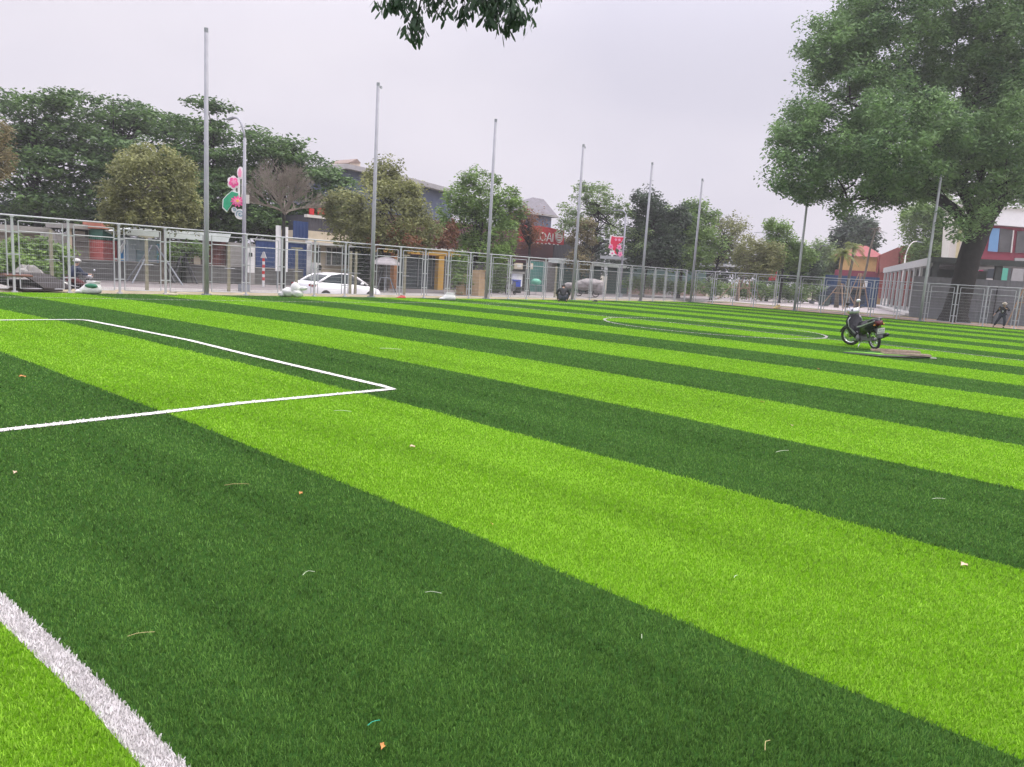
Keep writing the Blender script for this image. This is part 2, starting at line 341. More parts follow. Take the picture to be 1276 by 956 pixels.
for nm, pl, wd in LINES:
    q = resample(pl, .25); t = np.gradient(q, axis=0); t /= np.hypot(t[:, 0], t[:, 1])[:, None]; nn = np.c_[-t[:, 1], t[:, 0]]
    wob = np.array([wd/2*(1+.06*math.sin(i*1.7)) for i in range(len(q))])[:, None]
    a_, b_ = q+nn*wob, q-nn*wob; vv = []
    zz = lambda p_: float(np.clip(.002+.0016*(np.hypot(*p_)-4), .002, .011))
    for i in range(len(q)-1): vv += [(*a_[i], zz(a_[i])), (*b_[i], zz(a_[i])), (*b_[i+1], zz(a_[i+1])), (*a_[i+1], zz(a_[i+1]))]
    vv = np.array(vv, np.float32)
    # blades along the line, denser near the camera
    seg = np.hypot(*np.diff(q, axis=0).T); mid = (q[:-1]+q[1:])/2; dist = np.hypot(np.hypot(mid[:, 0], mid[:, 1]), CAMH)
    cnt = (seg*wd*np.minimum(150000/dist**2, 24000)).astype(int); idx = np.repeat(np.arange(len(cnt)), cnt)
    tt = rng.random(len(idx))[:, None]; off = ((rng.random(len(idx))*2-1)*wd/2*1.05)[:, None]
    pp = q[:-1][idx]*(1-tt)+q[1:][idx]*tt+nn[:-1][idx]*off
    B = blades(pp[:, 0], pp[:, 1], rng, .017, .0017, .016).reshape(-1, 3) if len(pp) else np.zeros((0, 3), np.float32)
    me = npmesh(nm, np.concatenate([vv, B]), 4); me.materials.append(linefar if nm == 'penalty_area_line' else linebase); me.materials.append(lineblade)
    me.polygons.foreach_set('material_index', np.r_[np.zeros(len(vv)//4, np.int32), np.ones(len(B)//4, np.int32)]); me.update()
    tag(link(nm, me, None), kind='structure')

# ------------------------------------------------------------------ fences
def fence(name, base, ang, nspan, label, H=2.2, span=1.5, flip=1):
    root = empty(name, base, ang, label, 'fence')
    post = MB().box(-.03, .03, -.03, .03, -.05, H).box(-.045, .045, -.045, .045, H-.02, H+.015).box(-.07, .07, -.07, .07, -.02, .015)
    pm = post.build('post', galv_l, root); pmd = pm.data
    mb = MB(); a, b = .16, span-.16
    for x_ in (a, b): mb.tube([(x_, 0, .09), (x_, 0, H-.12)], .019, 6)
    for z_ in (.09, H-.12, H-.42): mb.tube([(a, 0, z_), (b, 0, z_)], .017, 6)
    for z_ in (.45, 1.1, 1.75):
        mb.box(.02, a, -.012, .012, z_-.02, z_+.02); mb.box(b, span-.02, -.012, .012, z_-.02, z_+.02)
    frame = mb.build('panel_frame', galv_l, root).data
    mb = MB(); z_ = .09+.19
    while z_ < H-.45: mb.tube([(a, 0, z_), (b, 0, z_)], .0036, 3, False); z_ += .165
    x_ = a+.06
    while x_ < b: mb.tube([(x_, 0, .09), (x_, 0, H-.42)], .0022, 3, False); x_ += .06
    mesh = mb.build('wire_mesh', wire, root).data
    for i in range(1, nspan+1):
        o = pm.copy(); C.objects.link(o); o.location = (i*span, 0, 0)
        if i < nspan:
            for src in ('panel_frame', 'wire_mesh'):
                dt = frame if src == 'panel_frame' else mesh
                o = bpy.data.objects.new(src, dt); C.objects.link(o); o.parent = root; o.location = (i*span, 0, 0)
    MB().tube([(-.05, 0, H+.03), (nspan*span+.05, 0, H+.03)], .024, 8).build('top_rail', galv_l, root)
    return root
fence('mesh_fence', (49.33-30*1.5, 25.8, 0), 0, 30, 'long grey steel mesh fence along the road behind the pitch')
fence('mesh_fence', (49.5, 25.2, 0), -math.pi/2, 22, 'grey steel mesh fence in front of the big tree and the grey hoarding')

pole_spec = [(13.2, 25.62, 8.95, 'tall grey steel pole behind the penalty area, tallest and leftmost of the row', 0),
    (20.6, 25.62, 8.8, 'grey steel pole rising beside the white car, with a small bracket on top', 1),
    (27.9, 25.62, 8.7, 'grey steel pole rising just right of the white sack on a stone', 0),
    (35.3, 25.62, 8.7, 'grey steel pole rising just right of the squatting person', 1),
    (42.9, 25.62, 8.8, 'grey steel pole rising just right of the red lamp post ornament', 0),
    (49.3, 25.3, 8.6, 'grey steel pole at the far corner where the two fences meet', 1),
    (49.32, 17.82, 8.5, 'grey steel pole crossing the left edge of the big tree crown', 0),
    (49.32, 10.36, 8.4, 'grey steel pole between the grey colonnade and the big tree trunk', 0)]
for X, Y, hh, lb, br in pole_spec:
    t = empty('net_pole', (X, Y, 0), 0, lb, 'pole', 'tall net poles along the fences')
    MB().tube([(0, 0, -.02), (0, 0, 3.2), (0, 0, hh)], [.085, .082, .064], 12).build('shaft', galv_l if Y < 18 else galv, t, True)  # paler colour on the right-hand poles offsets the big tree's shade
    mb = MB().box(-.13, .13, -.13, .13, -.03, .02)
    for sx in (-.09, .09):
        for sy in (-.09, .09): mb.tube([(sx, sy, .0), (sx, sy, .05)], .014, 6)
    mb.build('base_plate', galv_dull, t)
    mb = MB().tube([(0, 0, hh-.12), (0, 0, hh+.02)], .068, 10)
    if br: mb.box(.04, .16, -.02, .02, hh-.16, hh-.1).torus((.16, 0, hh-.13), (0, 1, 0), .05, .012, 12, 5)
    mb.build('cap', galv_dull, t)

# old concrete posts beside the road
for i, (px, py, top, lb) in enumerate([(65, 352, 285, 'old yellowed concrete post with a crossbar, beside the pile of dark boards'),
    (183, 358, 295, 'old yellowed concrete post in front of the pale metal shed'),
    (285, 360, 303, 'old yellowed concrete post left of the street lamp with the lotus ornament'),
    (369, 363, 309, 'old yellowed concrete post just behind the boot of the white car'),
    (436, 364.5, 312, 'old yellowed concrete post over the side of the white car, left one of a pair'),
    (442.5, 364.5, 312.5, 'old yellowed concrete post over the side of the white car, right one of a pair'),
    (503.5, 367, 318, 'old yellowed concrete post in front of the yellow cafe'),
    (691, 370, 331, 'old yellowed concrete post just behind the squatting person')]):
    Y = 28.05; b = atY(px, py, Y); tp = atY(px+.3, top, Y)[2]; h_ = tp - .0
    t = empty('concrete_post', (b[0], Y, -.14), 0, lb, 'post', 'old concrete posts along the kerb')
    MB().hexa([(-.05,-.05,-.1),(.05,-.05,-.1),(.05,.05,-.1),(-.05,.05,-.1),(-.042,-.04,h_+.1),(.042,-.04,h_+.1),(.042,.04,h_+.1),(-.042,.04,h_+.1)]).build('shaft', conc_y, t)
    MB().tube([(-.22, -.07, h_*.55), (.22, -.07, h_*.55)], .014, 6).build('crossbar', galv_dull, t)
    if i in (1, 3, 6): MB().box(-.26, .26, -.05, .05, h_+.1, h_+.16).build('top_arm', conc_y, t)

# ------------------------------------------------------------------ foliage and trees
def foliage(ells, nclump, rc, nleaf, size, seed, flat=1., aspect=.5, droop=.2, shell=.55, up=.6, oval=False):
    r = np.random.default_rng(seed); E = np.array(ells, float)
    w_ = (E[:, 3]*E[:, 4]*E[:, 5])**(2/3); w_ /= w_.sum(); k = r.choice(len(E), nclump, p=w_)
    d = r.normal(size=(nclump, 3)); d /= np.linalg.norm(d, axis=1)[:, None]
    rad = shell + (1-shell)*r.random(nclump)**.7; cc = E[k, :3] + d*rad[:, None]*E[k, 3:6]
    rcs = rc*(.55+.9*r.random(nclump))
    n = nclump*nleaf; ci = np.repeat(np.arange(nclump), nleaf)
    off = r.normal(size=(n, 3)); off /= np.linalg.norm(off, axis=1)[:, None]; off *= (r.random(n)**.45)[:, None]
    off[:, 2] *= flat; c = cc[ci] + off*rcs[ci][:, None]
    a = r.random(n)*2*np.pi; dr = np.c_[np.cos(a), np.sin(a), r.normal(-droop, .35, n)]; dr /= np.linalg.norm(dr, axis=1)[:, None]
    nr = r.normal(size=(n, 3))*(1-up); nr[:, 2] += up; nr += off*.5; wv = np.cross(dr, nr); wv /= np.linalg.norm(wv, axis=1)[:, None]+1e-9
    Ls = (size*(.6+.8*r.random(n)))[:, None]; W = Ls*aspect
    if oval:
        V = np.empty((n, 8, 3), np.float32)
        for i, (t, q) in enumerate(((0, .06), (.3, .42), (.65, .5), (.9, .28), (1., 0), (.9, -.28), (.65, -.5), (.3, -.42))): V[:, i] = c + dr*Ls*t + wv*W*q
        return V.reshape(-1, 3), cc
    V = np.empty((n, 4, 3), np.float32); V[:, 0] = c; V[:, 1] = c+dr*Ls*.45+wv*W*.5; V[:, 2] = c+dr*Ls; V[:, 3] = c+dr*Ls*.45-wv*W*.5
    return V.reshape(-1, 3), cc
def wiggle(a, b, n, amp, rd):
    a, b = Vector(a), Vector(b); L_ = (b-a).length; p = [a]
    for i in range(1, n): p.append(a.lerp(b, i/n) + Vector((rd.uniform(-1, 1), rd.uniform(-1, 1), rd.uniform(-.6, .8)))*amp*L_)
    return p+[b]
def tree(name, label, px, py_base, dep, z0, ells_px, leaf, nclump, rc, nleaf, size, seed, trunk_r=.14, bk=None, group=None, forks=9, flat=1., dscale=1., fork_at=.35, cat='tree', shell=.5, depth_r=None, **kw):
    """ells_px: (px, py, rx, ry) in photo pixels at depth dep"""
    s = dep/FOC; hy = horizon(px); base = P(px, hy, dep); base[2] = z0
    rd = random.Random(seed); ells = []
    for e in ells_px:
        dd = dep + (e[4] if len(e) > 4 else rd.uniform(-.5, .5)*e[2]*s*dscale); c = P(e[0], e[1], dd)
        rx = e[2]*s; ry = e[3]*s; ells.append((c[0]-base[0], c[1]-base[1], c[2]-z0, rx, rx, ry))
    root = empty(name, tuple(base), 0, label, cat, group)
    V, cc = foliage(ells, nclump, rc, nleaf, size, seed, flat, shell=shell, **kw)
    me = npmesh('crown', V, 4); link('crown', me, leaf, root)
    lo = min(e[2]-e[5] for e in ells); hi = max(e[2] for e in ells); cx = np.mean([e[0] for e in ells]); cy = np.mean([e[1] for e in ells])
    fz = max(lo+.1, .6) if lo > 0 else hi*fork_at
    fk = Vector((cx*.25, cy*.25, fz)); mb = MB()
    mb.tube([(0, 0, -.1), (0, 0, .12)] + wiggle((0, 0, .3), fk, 3, .03, rd), [trunk_r*1.5, trunk_r*1.15] + [trunk_r*(1-.25*i/3) for i in range(4)], 10)
    idx = rd.sample(range(len(cc)), min(len(cc), forks*3))
    top = Vector((cx*.7, cy*.7, hi)); mb.tube(wiggle(fk, top, 4, .06, rd), [trunk_r*.7, trunk_r*.5, trunk_r*.35, trunk_r*.2, trunk_r*.08], 7)
    for j, i in enumerate(idx):
        tgt = Vector(cc[i]); st = fk.lerp(top, rd.random()*.75)
        mb.tube(wiggle(st, tgt, 4, .08, rd), [trunk_r*q for q in (.42, .3, .2, .11, .04)], 6)
    mb.build('trunk', bk or bark, root, True)
    return root
lf_dark = leafmat('leaf_dark_green', (.013, .040, .015), (.15, .26, .075))
lf_big = leafmat('leaf_big_tree', (.045, .105, .045), (.25, .40, .14))
lf_olive = leafmat('leaf_olive', (.07, .085, .03), (.34, .36, .14))
lf_brown = leafmat('leaf_brown_green', (0.1, 0.085, 0.04), (0.29, 0.25, 0.12))
lf_mid = leafmat('leaf_mid_green', (.045, .10, .025), (.26, .40, .10))
lf_light = leafmat('leaf_light_green', (0.07, 0.13, 0.04), (0.27, 0.38, 0.14))
lf_red = leafmat('leaf_rust', (.11, .05, .025), (.30, .14, .07))
lf_bluegreen = leafmat('leaf_blue_green', (0.018, 0.036, 0.024), (0.075, 0.12, 0.06))  # dark blue green leaf colour for dense trees and belts
lf_palm = leafmat('leaf_palm', (.07, .10, .02), (.24, .29, .07))

G_T = 'trees beyond the fence'
tree('spreading_tree', 'dark green spreading tree with layered branches at the left end, above the dark boards', 50, 345, 54, -.6,
     [(20, 180, 52, 34), (50, 130, 45, 16), (60, 165, 60, 28), (30, 225, 60, 30), (85, 200, 45, 32), (5, 128, 25, 14), (84, 122, 20, 8), (60, 250, 50, 20), (-30, 180, 50, 60)],
     lf_dark, 250, 1.35, 95, .32, 11, .28, flat=.27, group=G_T, forks=10, shell=.3, aspect=.45)
tree('spreading_tree', 'dark green spreading tree with a flat ragged top, behind the round olive tree', 150, 345, 56, -.6,
     [(120, 165, 48, 30), (160, 150, 45, 20), (195, 150, 40, 16), (110, 210, 45, 30), (175, 200, 60, 40), (120, 250, 50, 25), (105, 122, 16, 7), (148, 130, 22, 9), (205, 240, 50, 35), (60, 265, 40, 18)],
     lf_dark, 260, 1.35, 95, .32, 12, .28, flat=.27, group=G_T, forks=10, shell=.3, aspect=.45)
tree('spreading_tree', 'dark green spreading tree rising behind the tallest steel pole', 262, 345, 55, -.6,
     [(240, 160, 40, 18), (262, 130, 18, 7), (235, 143, 18, 8), (272, 165, 28, 14), (255, 195, 45, 26), (285, 215, 30, 20), (260, 245, 50, 30), (225, 200, 40, 30), (275, 280, 40, 22), (232, 270, 30, 18)],
     lf_dark, 230, 1.3, 95, .31, 13, .26, flat=.27, group=G_T, forks=10, shell=.3, aspect=.45)
tree('spreading_tree', 'dark green spreading tree with a rounded top, behind the bare tree', 345, 345, 56, -.6,
     [(335, 185, 42, 20), (325, 168, 20, 9), (365, 200, 40, 22), (310, 215, 30, 24), (400, 218, 30, 20), (420, 232, 20, 12), (340, 235, 55, 30), (395, 250, 45, 25), (330, 275, 50, 25), (375, 292, 25, 16), (290, 255, 30, 25)],
     lf_dark, 250, 1.3, 95, .31, 14, .26, flat=.30, group=G_T, forks=10, shell=.3, aspect=.45)
tree('roadside_tree', 'brownish thin tree cut by the left edge of the photo', -8, 352, 38, -.4,
     [(-10, 190, 22, 40), (2, 165, 10, 14), (4, 208, 10, 14)], lf_brown, 60, .5, 60, .16, 15, .08, group=G_T, forks=5)
tree('roadside_tree', 'round olive tree with a pale leaning trunk, in front of the metal shed', 203, 357, 39.6, -.38,
     [(186, 228, 50, 42), (160, 252, 36, 26), (218, 248, 32, 32), (196, 200, 30, 20), (172, 206, 20, 14), (226, 216, 16, 16), (200, 265, 40, 18), (146, 272, 20, 10), (240, 268, 12, 14)],
     lf_olive, 300, .42, 85, .17, 16, .17, bk=bark_l, group=G_T, forks=8, shell=.55, droop=.5)
tree('small_tree', 'low small tree with sparse green leaves, between the olive tree and the tallest pole', 228, 354, 42.5, -.38,
     [(232, 308, 24, 9), (222, 318, 20, 8), (245, 312, 14, 8)], lf_mid, 45, .4, 50, .16, 17, .16, group=G_T, forks=4, flat=.5)
tree('roadside_tree', 'wide olive tree with rusty lower leaves and a pointed top, right of the white car', 477, 365, 48.4, -.38,
     [(482, 262, 55, 42), (440, 268, 38, 30), (482, 222, 24, 22), (500, 240, 30, 20), (520, 285, 26, 26), (450, 295, 36, 18), (482, 205, 10, 9), (418, 258, 20, 20), (500, 300, 40, 16)],
     lf_olive, 340, .5, 80, .2, 18, .15, group=G_T, forks=9, shell=.5, droop=.4)
tree('roadside_tree', 'bright green leafy tree with a bumpy top, left of the pole by the white sack', 586, 366, 52, -.38,
     [(590, 250, 36, 30), (575, 280, 38, 28), (612, 262, 32, 30), (600, 225, 26, 13), (630, 245, 22, 14), (570, 246, 18, 18), (625, 290, 28, 28), (605, 315, 36, 22), (648, 262, 14, 12)],
     lf_mid, 270, .48, 80, .2, 19, .15, group=G_T, forks=10, shell=.5)
tree('roadside_tree', 'thin rust coloured tree with half bare twigs, beside the red sign', 660, 367, 57, -.38,
     [(656, 282, 24, 22), (648, 270, 16, 14), (664, 294, 14, 12), (656, 303, 18, 9)], lf_red, 120, .5, 26, .16, 20, .12, group=G_T, forks=22, shell=.3)
tree('roadside_tree', 'light green airy tree with sky showing through, right of the red sign', 733, 369, 71, -.38,
     [(742, 245, 28, 14), (722, 262, 26, 16), (760, 256, 22, 12), (745, 280, 34, 22), (712, 280, 16, 18), (778, 262, 16, 10), (766, 290, 26, 24), (735, 234, 20, 6), (795, 300, 16, 24)],
     lf_light, 175, .7, 55, .25, 21, .16, group=G_T, forks=14, shell=.35, flat=.6)
tree('roadside_tree', 'small greyish tree with dull leaves, left of the red lamp post ornament', 725, 370, 69, -.38,
     [(724, 302, 20, 20), (722, 325, 16, 14), (732, 285, 12, 10)], lf_brown, 90, .5, 55, .2, 22, .12, group=G_T, forks=6)
tree('roadside_tree', 'dense dark blue green tree behind the pole right of the red ornament', 802, 371, 72, -.38,
     [(812, 265, 26, 24), (800, 290, 26, 30), (828, 290, 26, 28), (806, 246, 18, 9), (820, 315, 34, 16), (796, 318, 16, 18), (848, 268, 14, 12)],
     lf_bluegreen, 260, .75, 80, .3, 23, .2, group=G_T, forks=8, shell=.4)
tree('roadside_tree', 'mid green tree between the two poles before the fence corner', 847, 372, 76, -.38,
     [(862, 280, 28, 22), (845, 300, 30, 24), (878, 305, 26, 26), (868, 258, 14, 6), (855, 320, 34, 14), (884, 268, 12, 6), (835, 270, 14, 10)],
     lf_mid, 260, .8, 70, .3, 24, .2, group=G_T, forks=9, shell=.4)
tree('roadside_tree', 'thin twiggy olive tree with an airy crown, right of the fence corner pole', 888, 373, 78, -.38,
     [(905, 292, 26, 20), (918, 278, 16, 10), (895, 315, 22, 18), (925, 310, 22, 20), (892, 278, 14, 8)], lf_olive, 140, .7, 32, .26, 25, .14, group=G_T, forks=22, shell=.3)
tree('roadside_tree', 'dull olive tree with a leaning pale trunk, among the wooden props', 921, 380, 68, -.1,
     [(935, 315, 22, 20), (952, 328, 22, 16), (965, 318, 14, 14), (940, 336, 26, 8)], lf_olive, 170, .55, 55, .22, 26, .12, bk=bark_l, group=G_T, forks=10)
tree('roadside_tree', 'tall fresh green tree with a narrow top, left of the pole crossing the crown', 973, 381, 70, -.1,
     [(968, 282, 15, 10), (975, 300, 18, 16), (985, 322, 22, 20), (998, 318, 18, 14), (965, 318, 16, 16)], lf_mid, 170, .6, 70, .24, 27, .14, group=G_T, forks=9, shell=.4)
tree('roadside_tree', 'dark round tree directly behind the small red flag', 957, 380, 76, -.1,
     [(1000, 322, 18, 16), (985, 338, 20, 12), (1008, 335, 14, 14)], lf_bluegreen, 110, .7, 70, .28, 28, .15, group=G_T, forks=6)
tree('far_tree', 'pale light green tree behind the dark street lamp', 1030, 366, 100, -.1,
     [(1025, 325, 24, 20), (1012, 308, 12, 8), (1042, 338, 18, 16), (1020, 345, 26, 12)], lf_light, 130, 1.1, 60, .4, 29, .2, group=G_T, forks=7)
tree('far_tree', 'tall bright green tree rising behind the grey colonnade', 1160, 376, 84, .2,
     [(1160, 290, 34, 34), (1185, 300, 30, 40), (1140, 268, 18, 14), (1170, 260, 30, 18), (1200, 280, 24, 30), (1160, 320, 30, 20)], lf_mid, 420, .9, 70, .3, 30, .3, group=G_T, forks=9)

def dry_patch(root, dep, ells_px, seed):
    s_ = dep/FOC; o = np.array(root.location); e = []
    for a, b, rx, ry in ells_px: c = P(a, b, dep-1.6)-o; e.append((c[0], c[1], c[2], rx*s_, rx*s_, ry*s_))
    V, _ = foliage(e, 26, .4, 55, .19, seed, shell=.2, droop=.5); link('dry_leaves', npmesh('dry_leaves', V, 4), lf_red, root)
for o_ in [o for o in bpy.data.objects if o.get('label', '').startswith('wide olive tree')]: dry_patch(o_, 48.4, [(500, 300, 34, 14), (512, 284, 18, 14), (470, 305, 14, 8)], 81)
for o_ in [o for o in bpy.data.objects if o.get('label', '').startswith('bright green leafy')]: dry_patch(o_, 52, [(560, 284, 10, 12), (552, 300, 14, 10)], 82)

# bare tree
def bare_tree():
    b = gnd(353.5, 362, -.38); dep = 43.
    base = P(353, horizon(353), dep); base[2] = -.38
    root = empty('bare_tree', tuple(base), 0, 'leafless brown tree with a dense fan of twigs, between two white boards', 'tree', G_T)
    rd = random.Random(4); s = dep/FOC; mb = MB()
    fk = Vector((0, 0, P(356, 262, dep)[2]+.38)); mb.tube([(0, 0, -.1), (0, 0, .2), (.02, .02, fk.z*.5), tuple(fk)], [.17, .13, .11, .09], 9); mb.build('trunk', bark, root, True)
    mb = MB(); R3 = Vector(RT)
    def grow(p, d, ln, r, lev):
        q = p + d*ln; m1 = p.lerp(q, .5) + Vector((rd.uniform(-1, 1), rd.uniform(-1, 1), rd.uniform(-.3, .5)))*ln*.09
        mb.tube([p, m1, q], [r, r*.75, r*.5], 4 if lev > 1 else 6, False)
        if lev >= 5: return
        for k in range(3 if lev else 3):
            nd = (d + Vector((rd.uniform(-1, 1), rd.uniform(-1, 1), rd.uniform(-.35, .8)))*.6).normalized()
            grow(p.lerp(q, rd.uniform(.55, 1)), nd, ln*rd.uniform(.62, .85), max(r*.55, .007), lev+1)
    for k in range(14):
        a = k/14*2*math.pi + rd.uniform(-.2, .2); e = rd.uniform(.25, 1.4)
        grow(fk + Vector((0, 0, -.1+rd.uniform(-.25, .2))), Vector((math.cos(a)*math.cos(e), math.sin(a)*math.cos(e), math.sin(e))), rd.uniform(.88, 1.1), .05, 0)
    mb.build('branches', M('dry_twigs', (.21, .185, .15), .9, .2), root)
bare_tree()

# the big tree on the right
def big_tree():
    dep = 46.; s = dep/FOC; base = P(1193, horizon(1193), dep); base[2] = 0
    root = empty('big_tree', tuple(base), 0, 'huge old tree with a thick dark trunk and a crown filling the upper right', 'tree')
    E_ = [(1060, 110, 72, 100, 0), (1000, 190, 44, 62, -1), (1110, 40, 90, 95, 1), (1120, 170, 85, 66, -3), (1200, 110, 95, 110, 3), (1255, 170, 70, 80, -2), (1075, 212, 66, 44, 2),
          (1180, -70, 110, 80, 0), (1222, 262, 30, 28, -2), (1275, 50, 90, 100, 0), (1012, 236, 34, 24, 1), (1030, 60, 40, 40, 0), (1190, 190, 60, 50, 4), (980, 165, 22, 50, 0), (1150, 225, 60, 24, 0), (1190, 275, 14, 20, -3), (1290, 215, 50, 45, 0), (1110, 252, 26, 10, 0), (1050, 258, 22, 12, 0)]
    ells = []
    for a, b, rx, ry, dd in E_:
        c = P(a, b, dep+dd); ells.append((c[0]-base[0], c[1]-base[1], c[2], rx*s, rx*s*.8, ry*s))
    V, cc = foliage(ells, 1650, .8, 140, .235, 77, .75, .42, .45, .35, .5)
    me = npmesh('crown', V, 4); link('crown', me, lf_big, root)
    rd = random.Random(8); mb = MB()
    loc = lambda a, b, dd=0: Vector(P(a, b, dep+dd)-base)
    fk = loc(1224, 275); mb.tube([(0, 0, -.2), (0, 0, .0), (.0, 0, .5), tuple(loc(1198, 362)), tuple(loc(1208, 320)), tuple(fk)], [1.15, .95, .74, .66, .64, .70], 16)
    limbs = [[(1218, 300), (1190, 262), (1150, 232), (1105, 215), (1060, 205)], [(1222, 285), (1200, 240), (1165, 180), (1130, 110), (1100, 40)], [(1228, 280), (1245, 215), (1262, 140), (1280, 60)],
             [(1225, 280), (1222, 215), (1205, 140), (1190, 40)], [(1232, 275), (1262, 235), (1300, 190)], [(1150, 232), (1100, 245), (1040, 250)], [(1165, 180), (1110, 150), (1040, 120)], [(1205, 140), (1240, 80), (1260, 0)]]
    for j, lb in enumerate(limbs):
        pts = [loc(a, b, i*(.9 if j % 2 else .5)) for i, (a, b) in enumerate(lb)]; r0 = (.42, .34, .26, .24, .3)[j] if j < 5 else .15
        mb.tube(pts, [r0*(1-.8*i/(len(pts)-1)) for i in range(len(pts))], 9)
        for k in range(26):
            i = rd.randrange(len(pts)-1); st = pts[i].lerp(pts[i+1], rd.random()); cs = sorted(cc[rd.sample(range(len(cc)), 30)], key=lambda c: (Vector(c)-st).length)[0]
            mb.tube(wiggle(st, Vector(cs), 4, .08, rd), [.08, .06, .045, .03, .012], 5)
    mb.build('trunk', bark, root, True)
big_tree()

# overhanging branch of a tree that stands behind the camera
def overhang():
    base = Vector((-2.2, -3.4, 0)); root = empty('overhanging_tree', tuple(base), 0, 'dark leafy branch tips hanging into the top of the photo from a near tree', 'tree')
    ells = []
    for a, b, rx, ry, dep in [(503, -4, 22, 16, 8.), (516, 28, 17, 17, 8.1), (545, 0, 26, 14, 8.2), (494, -12, 16, 12, 8.), (632, 2, 34, 20, 7.8), (600, 2, 24, 13, 8), (620, 24, 24, 12, 7.9), (652, 18, 14, 16, 7.9), (586, 10, 16, 10, 8.), (480, 6, 8, 14, 8.), (585, -30, 90, 22, 8.3), (662, -8, 12, 12, 8)]:
        c = P(a, b, dep); s = dep/FOC; ells.append((c[0]-base[0], c[1]-base[1], c[2], rx*s, rx*s, ry*s))
    V, cc = foliage(ells, 150, .10, 13, .105, 31, 1., .27, 1.6, .2, .2, True)
    me = npmesh('crown', V, 8); link('crown', me, leafmat('leaf_near', (.02, .045, .028), (.06, .11, .055), .35, 3), root)
    mb = MB(); rd = random.Random(3); hub = Vector(P(560, -160, 7.6))-base
    mb.tube([(0, 0, -.1), (0, 0, .5), (.1, .1, 3.), (.6, .6, 5.2), tuple(hub)], [.4, .3, .24, .18, .06], 12)
    for i in rd.sample(range(len(cc)), 60): mb.tube(wiggle(hub, Vector(cc[i]), 4, .05, rd), [.03, .02, .014, .008, .003], 5)
    mb.build('trunk', bark, root, True)
overhang()

# hedges and undergrowth
def hedge(name, label, spec, leaf, ncl, rc, nl, size, seed, cat='hedge', kind=None):
    ells = []
    for a, b, rx, ry, dep in spec:
        c = P(a, b, dep); s = dep/FOC; ells.append((c[0], c[1], c[2], rx*s, max(rx*s*.5, .6), ry*s))
    o0 = np.array(ells[0][:3]); ells = [(e[0]-o0[0], e[1]-o0[1], e[2]-o0[2], *e[3:]) for e in ells]
    V, cc = foliage(ells, ncl, rc, nl, size, seed, .8, shell=.3); me = npmesh(name, V, 4)
    o = link(name, me, leaf); o.location = tuple(o0)
    return tag(o, label, None if kind else cat, None, kind)
hedge('undergrowth', 'mixed green undergrowth of bushes behind the left end of the fence', [(10, 322, 26, 16, 35), (40, 312, 22, 18, 36), (68, 322, 16, 16, 37), (20, 335, 30, 12, 34.5), (52, 338, 18, 8, 35)], lf_mid, 190, .5, 80, .2, 41, kind='stuff')
hedge('far_tree_belt', 'far belt of dark greenery behind the street sheds', [(i, 322+(i-700)*.04+(4 if (i//30) % 2 else -4), 24, 22, 105) for i in range(690, 1060, 26)], lf_bluegreen, 330, 1.5, 60, .55, 42, kind='stuff')
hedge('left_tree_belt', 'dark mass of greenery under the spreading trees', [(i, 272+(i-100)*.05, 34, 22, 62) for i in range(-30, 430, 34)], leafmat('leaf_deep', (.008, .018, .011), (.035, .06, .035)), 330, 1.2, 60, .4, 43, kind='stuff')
hedge('low_shrubs', 'low green shrubs growing behind the fence corner', [(i, 352+(i-780)*.06, 16, 9, 74) for i in range(785, 1020, 18)], lf_mid, 230, .7, 60, .24, 44, kind='stuff')
hedge('climber', 'dark green climbing plant covering a wall right of the windowed house', [(450, 318, 14, 16, 54), (450, 340, 14, 16, 54), (450, 300, 14, 12, 54)], lf_bluegreen, 120, .4, 90, .16, 45, 'plant')
hedge('bush', 'green bush with pale leaves at the right end of the yellow cafe', [(572, 332, 15, 18, 50), (575, 350, 14, 10, 50)], lf_mid, 60, .4, 70, .16, 46, 'plant')
hedge('bush', 'tall green bush in front of the dark wall left of the white board', [(622, 335, 14, 20, 58), (618, 355, 14, 12, 58)], lf_mid, 70, .4, 70, .18, 47, 'plant')

# ------------------------------------------------------------------ buildings on planes
class Face:
    """a facade plane through a world point with azimuth az; local x along it, local y away from the camera"""
    def __init__(s, name, label, cat, o, az=0., group=None):
        s.o = np.array(o, float); s.az = az; s.root = empty(name, tuple(s.o), az, label, cat, group)
        s.t = np.array([math.cos(az), math.sin(az), 0]); s.n = np.array([-math.sin(az), math.cos(az), 0])
    def uv(s, px, py, dy=0.):
        d = ray(px, py); k = ((s.o-CO)@s.n + dy)/(d@s.n); p = CO+d*k-s.o; return p@s.t, p[2]
    def r(s, x0, y0, x1, y1, dy=0.):
        ym = (y0+y1)/2; return s.uv(x0, ym, dy)[0], s.uv(x1, ym, dy)[0], s.uv((x0+x1)/2, y1, dy)[1], s.uv((x0+x1)/2, y0, dy)[1]
    def box(s, name, x0, y0, x1, y1, d0, d1, mat, parent=None, zb=None, label=None, grow=(0, 0, 0, 0)):
        a, b, z0, z1 = s.r(x0, y0, x1, y1, d0)
        if zb is not None: z0 = zb - s.o[2]
        o = MB().box(a, b, d0, d1, z0, z1).build(name, mat, parent or s.root)
        if label: o['label'] = label
        return o
    def quad(s, name, pts, d0, d1, mat, parent=None):   # polygon given in photo pixels, clockwise
        q = [s.uv(a, b, d0) for a, b in pts]
        return MB().prism(q, d0, d1, lambda u, v, d: (u, d, v)).build(name, mat, parent or s.root)
def oY(px, Y, z=-.4): 
    p = atY(px, 320, Y); return (p[0], Y, z)
ZG = -.62
maroon = M('maroon_wall', (.10, .045, .05), .8, .2, .5); charcoal = corrugated('charcoal_sheet', (.055, .055, .068), .25)
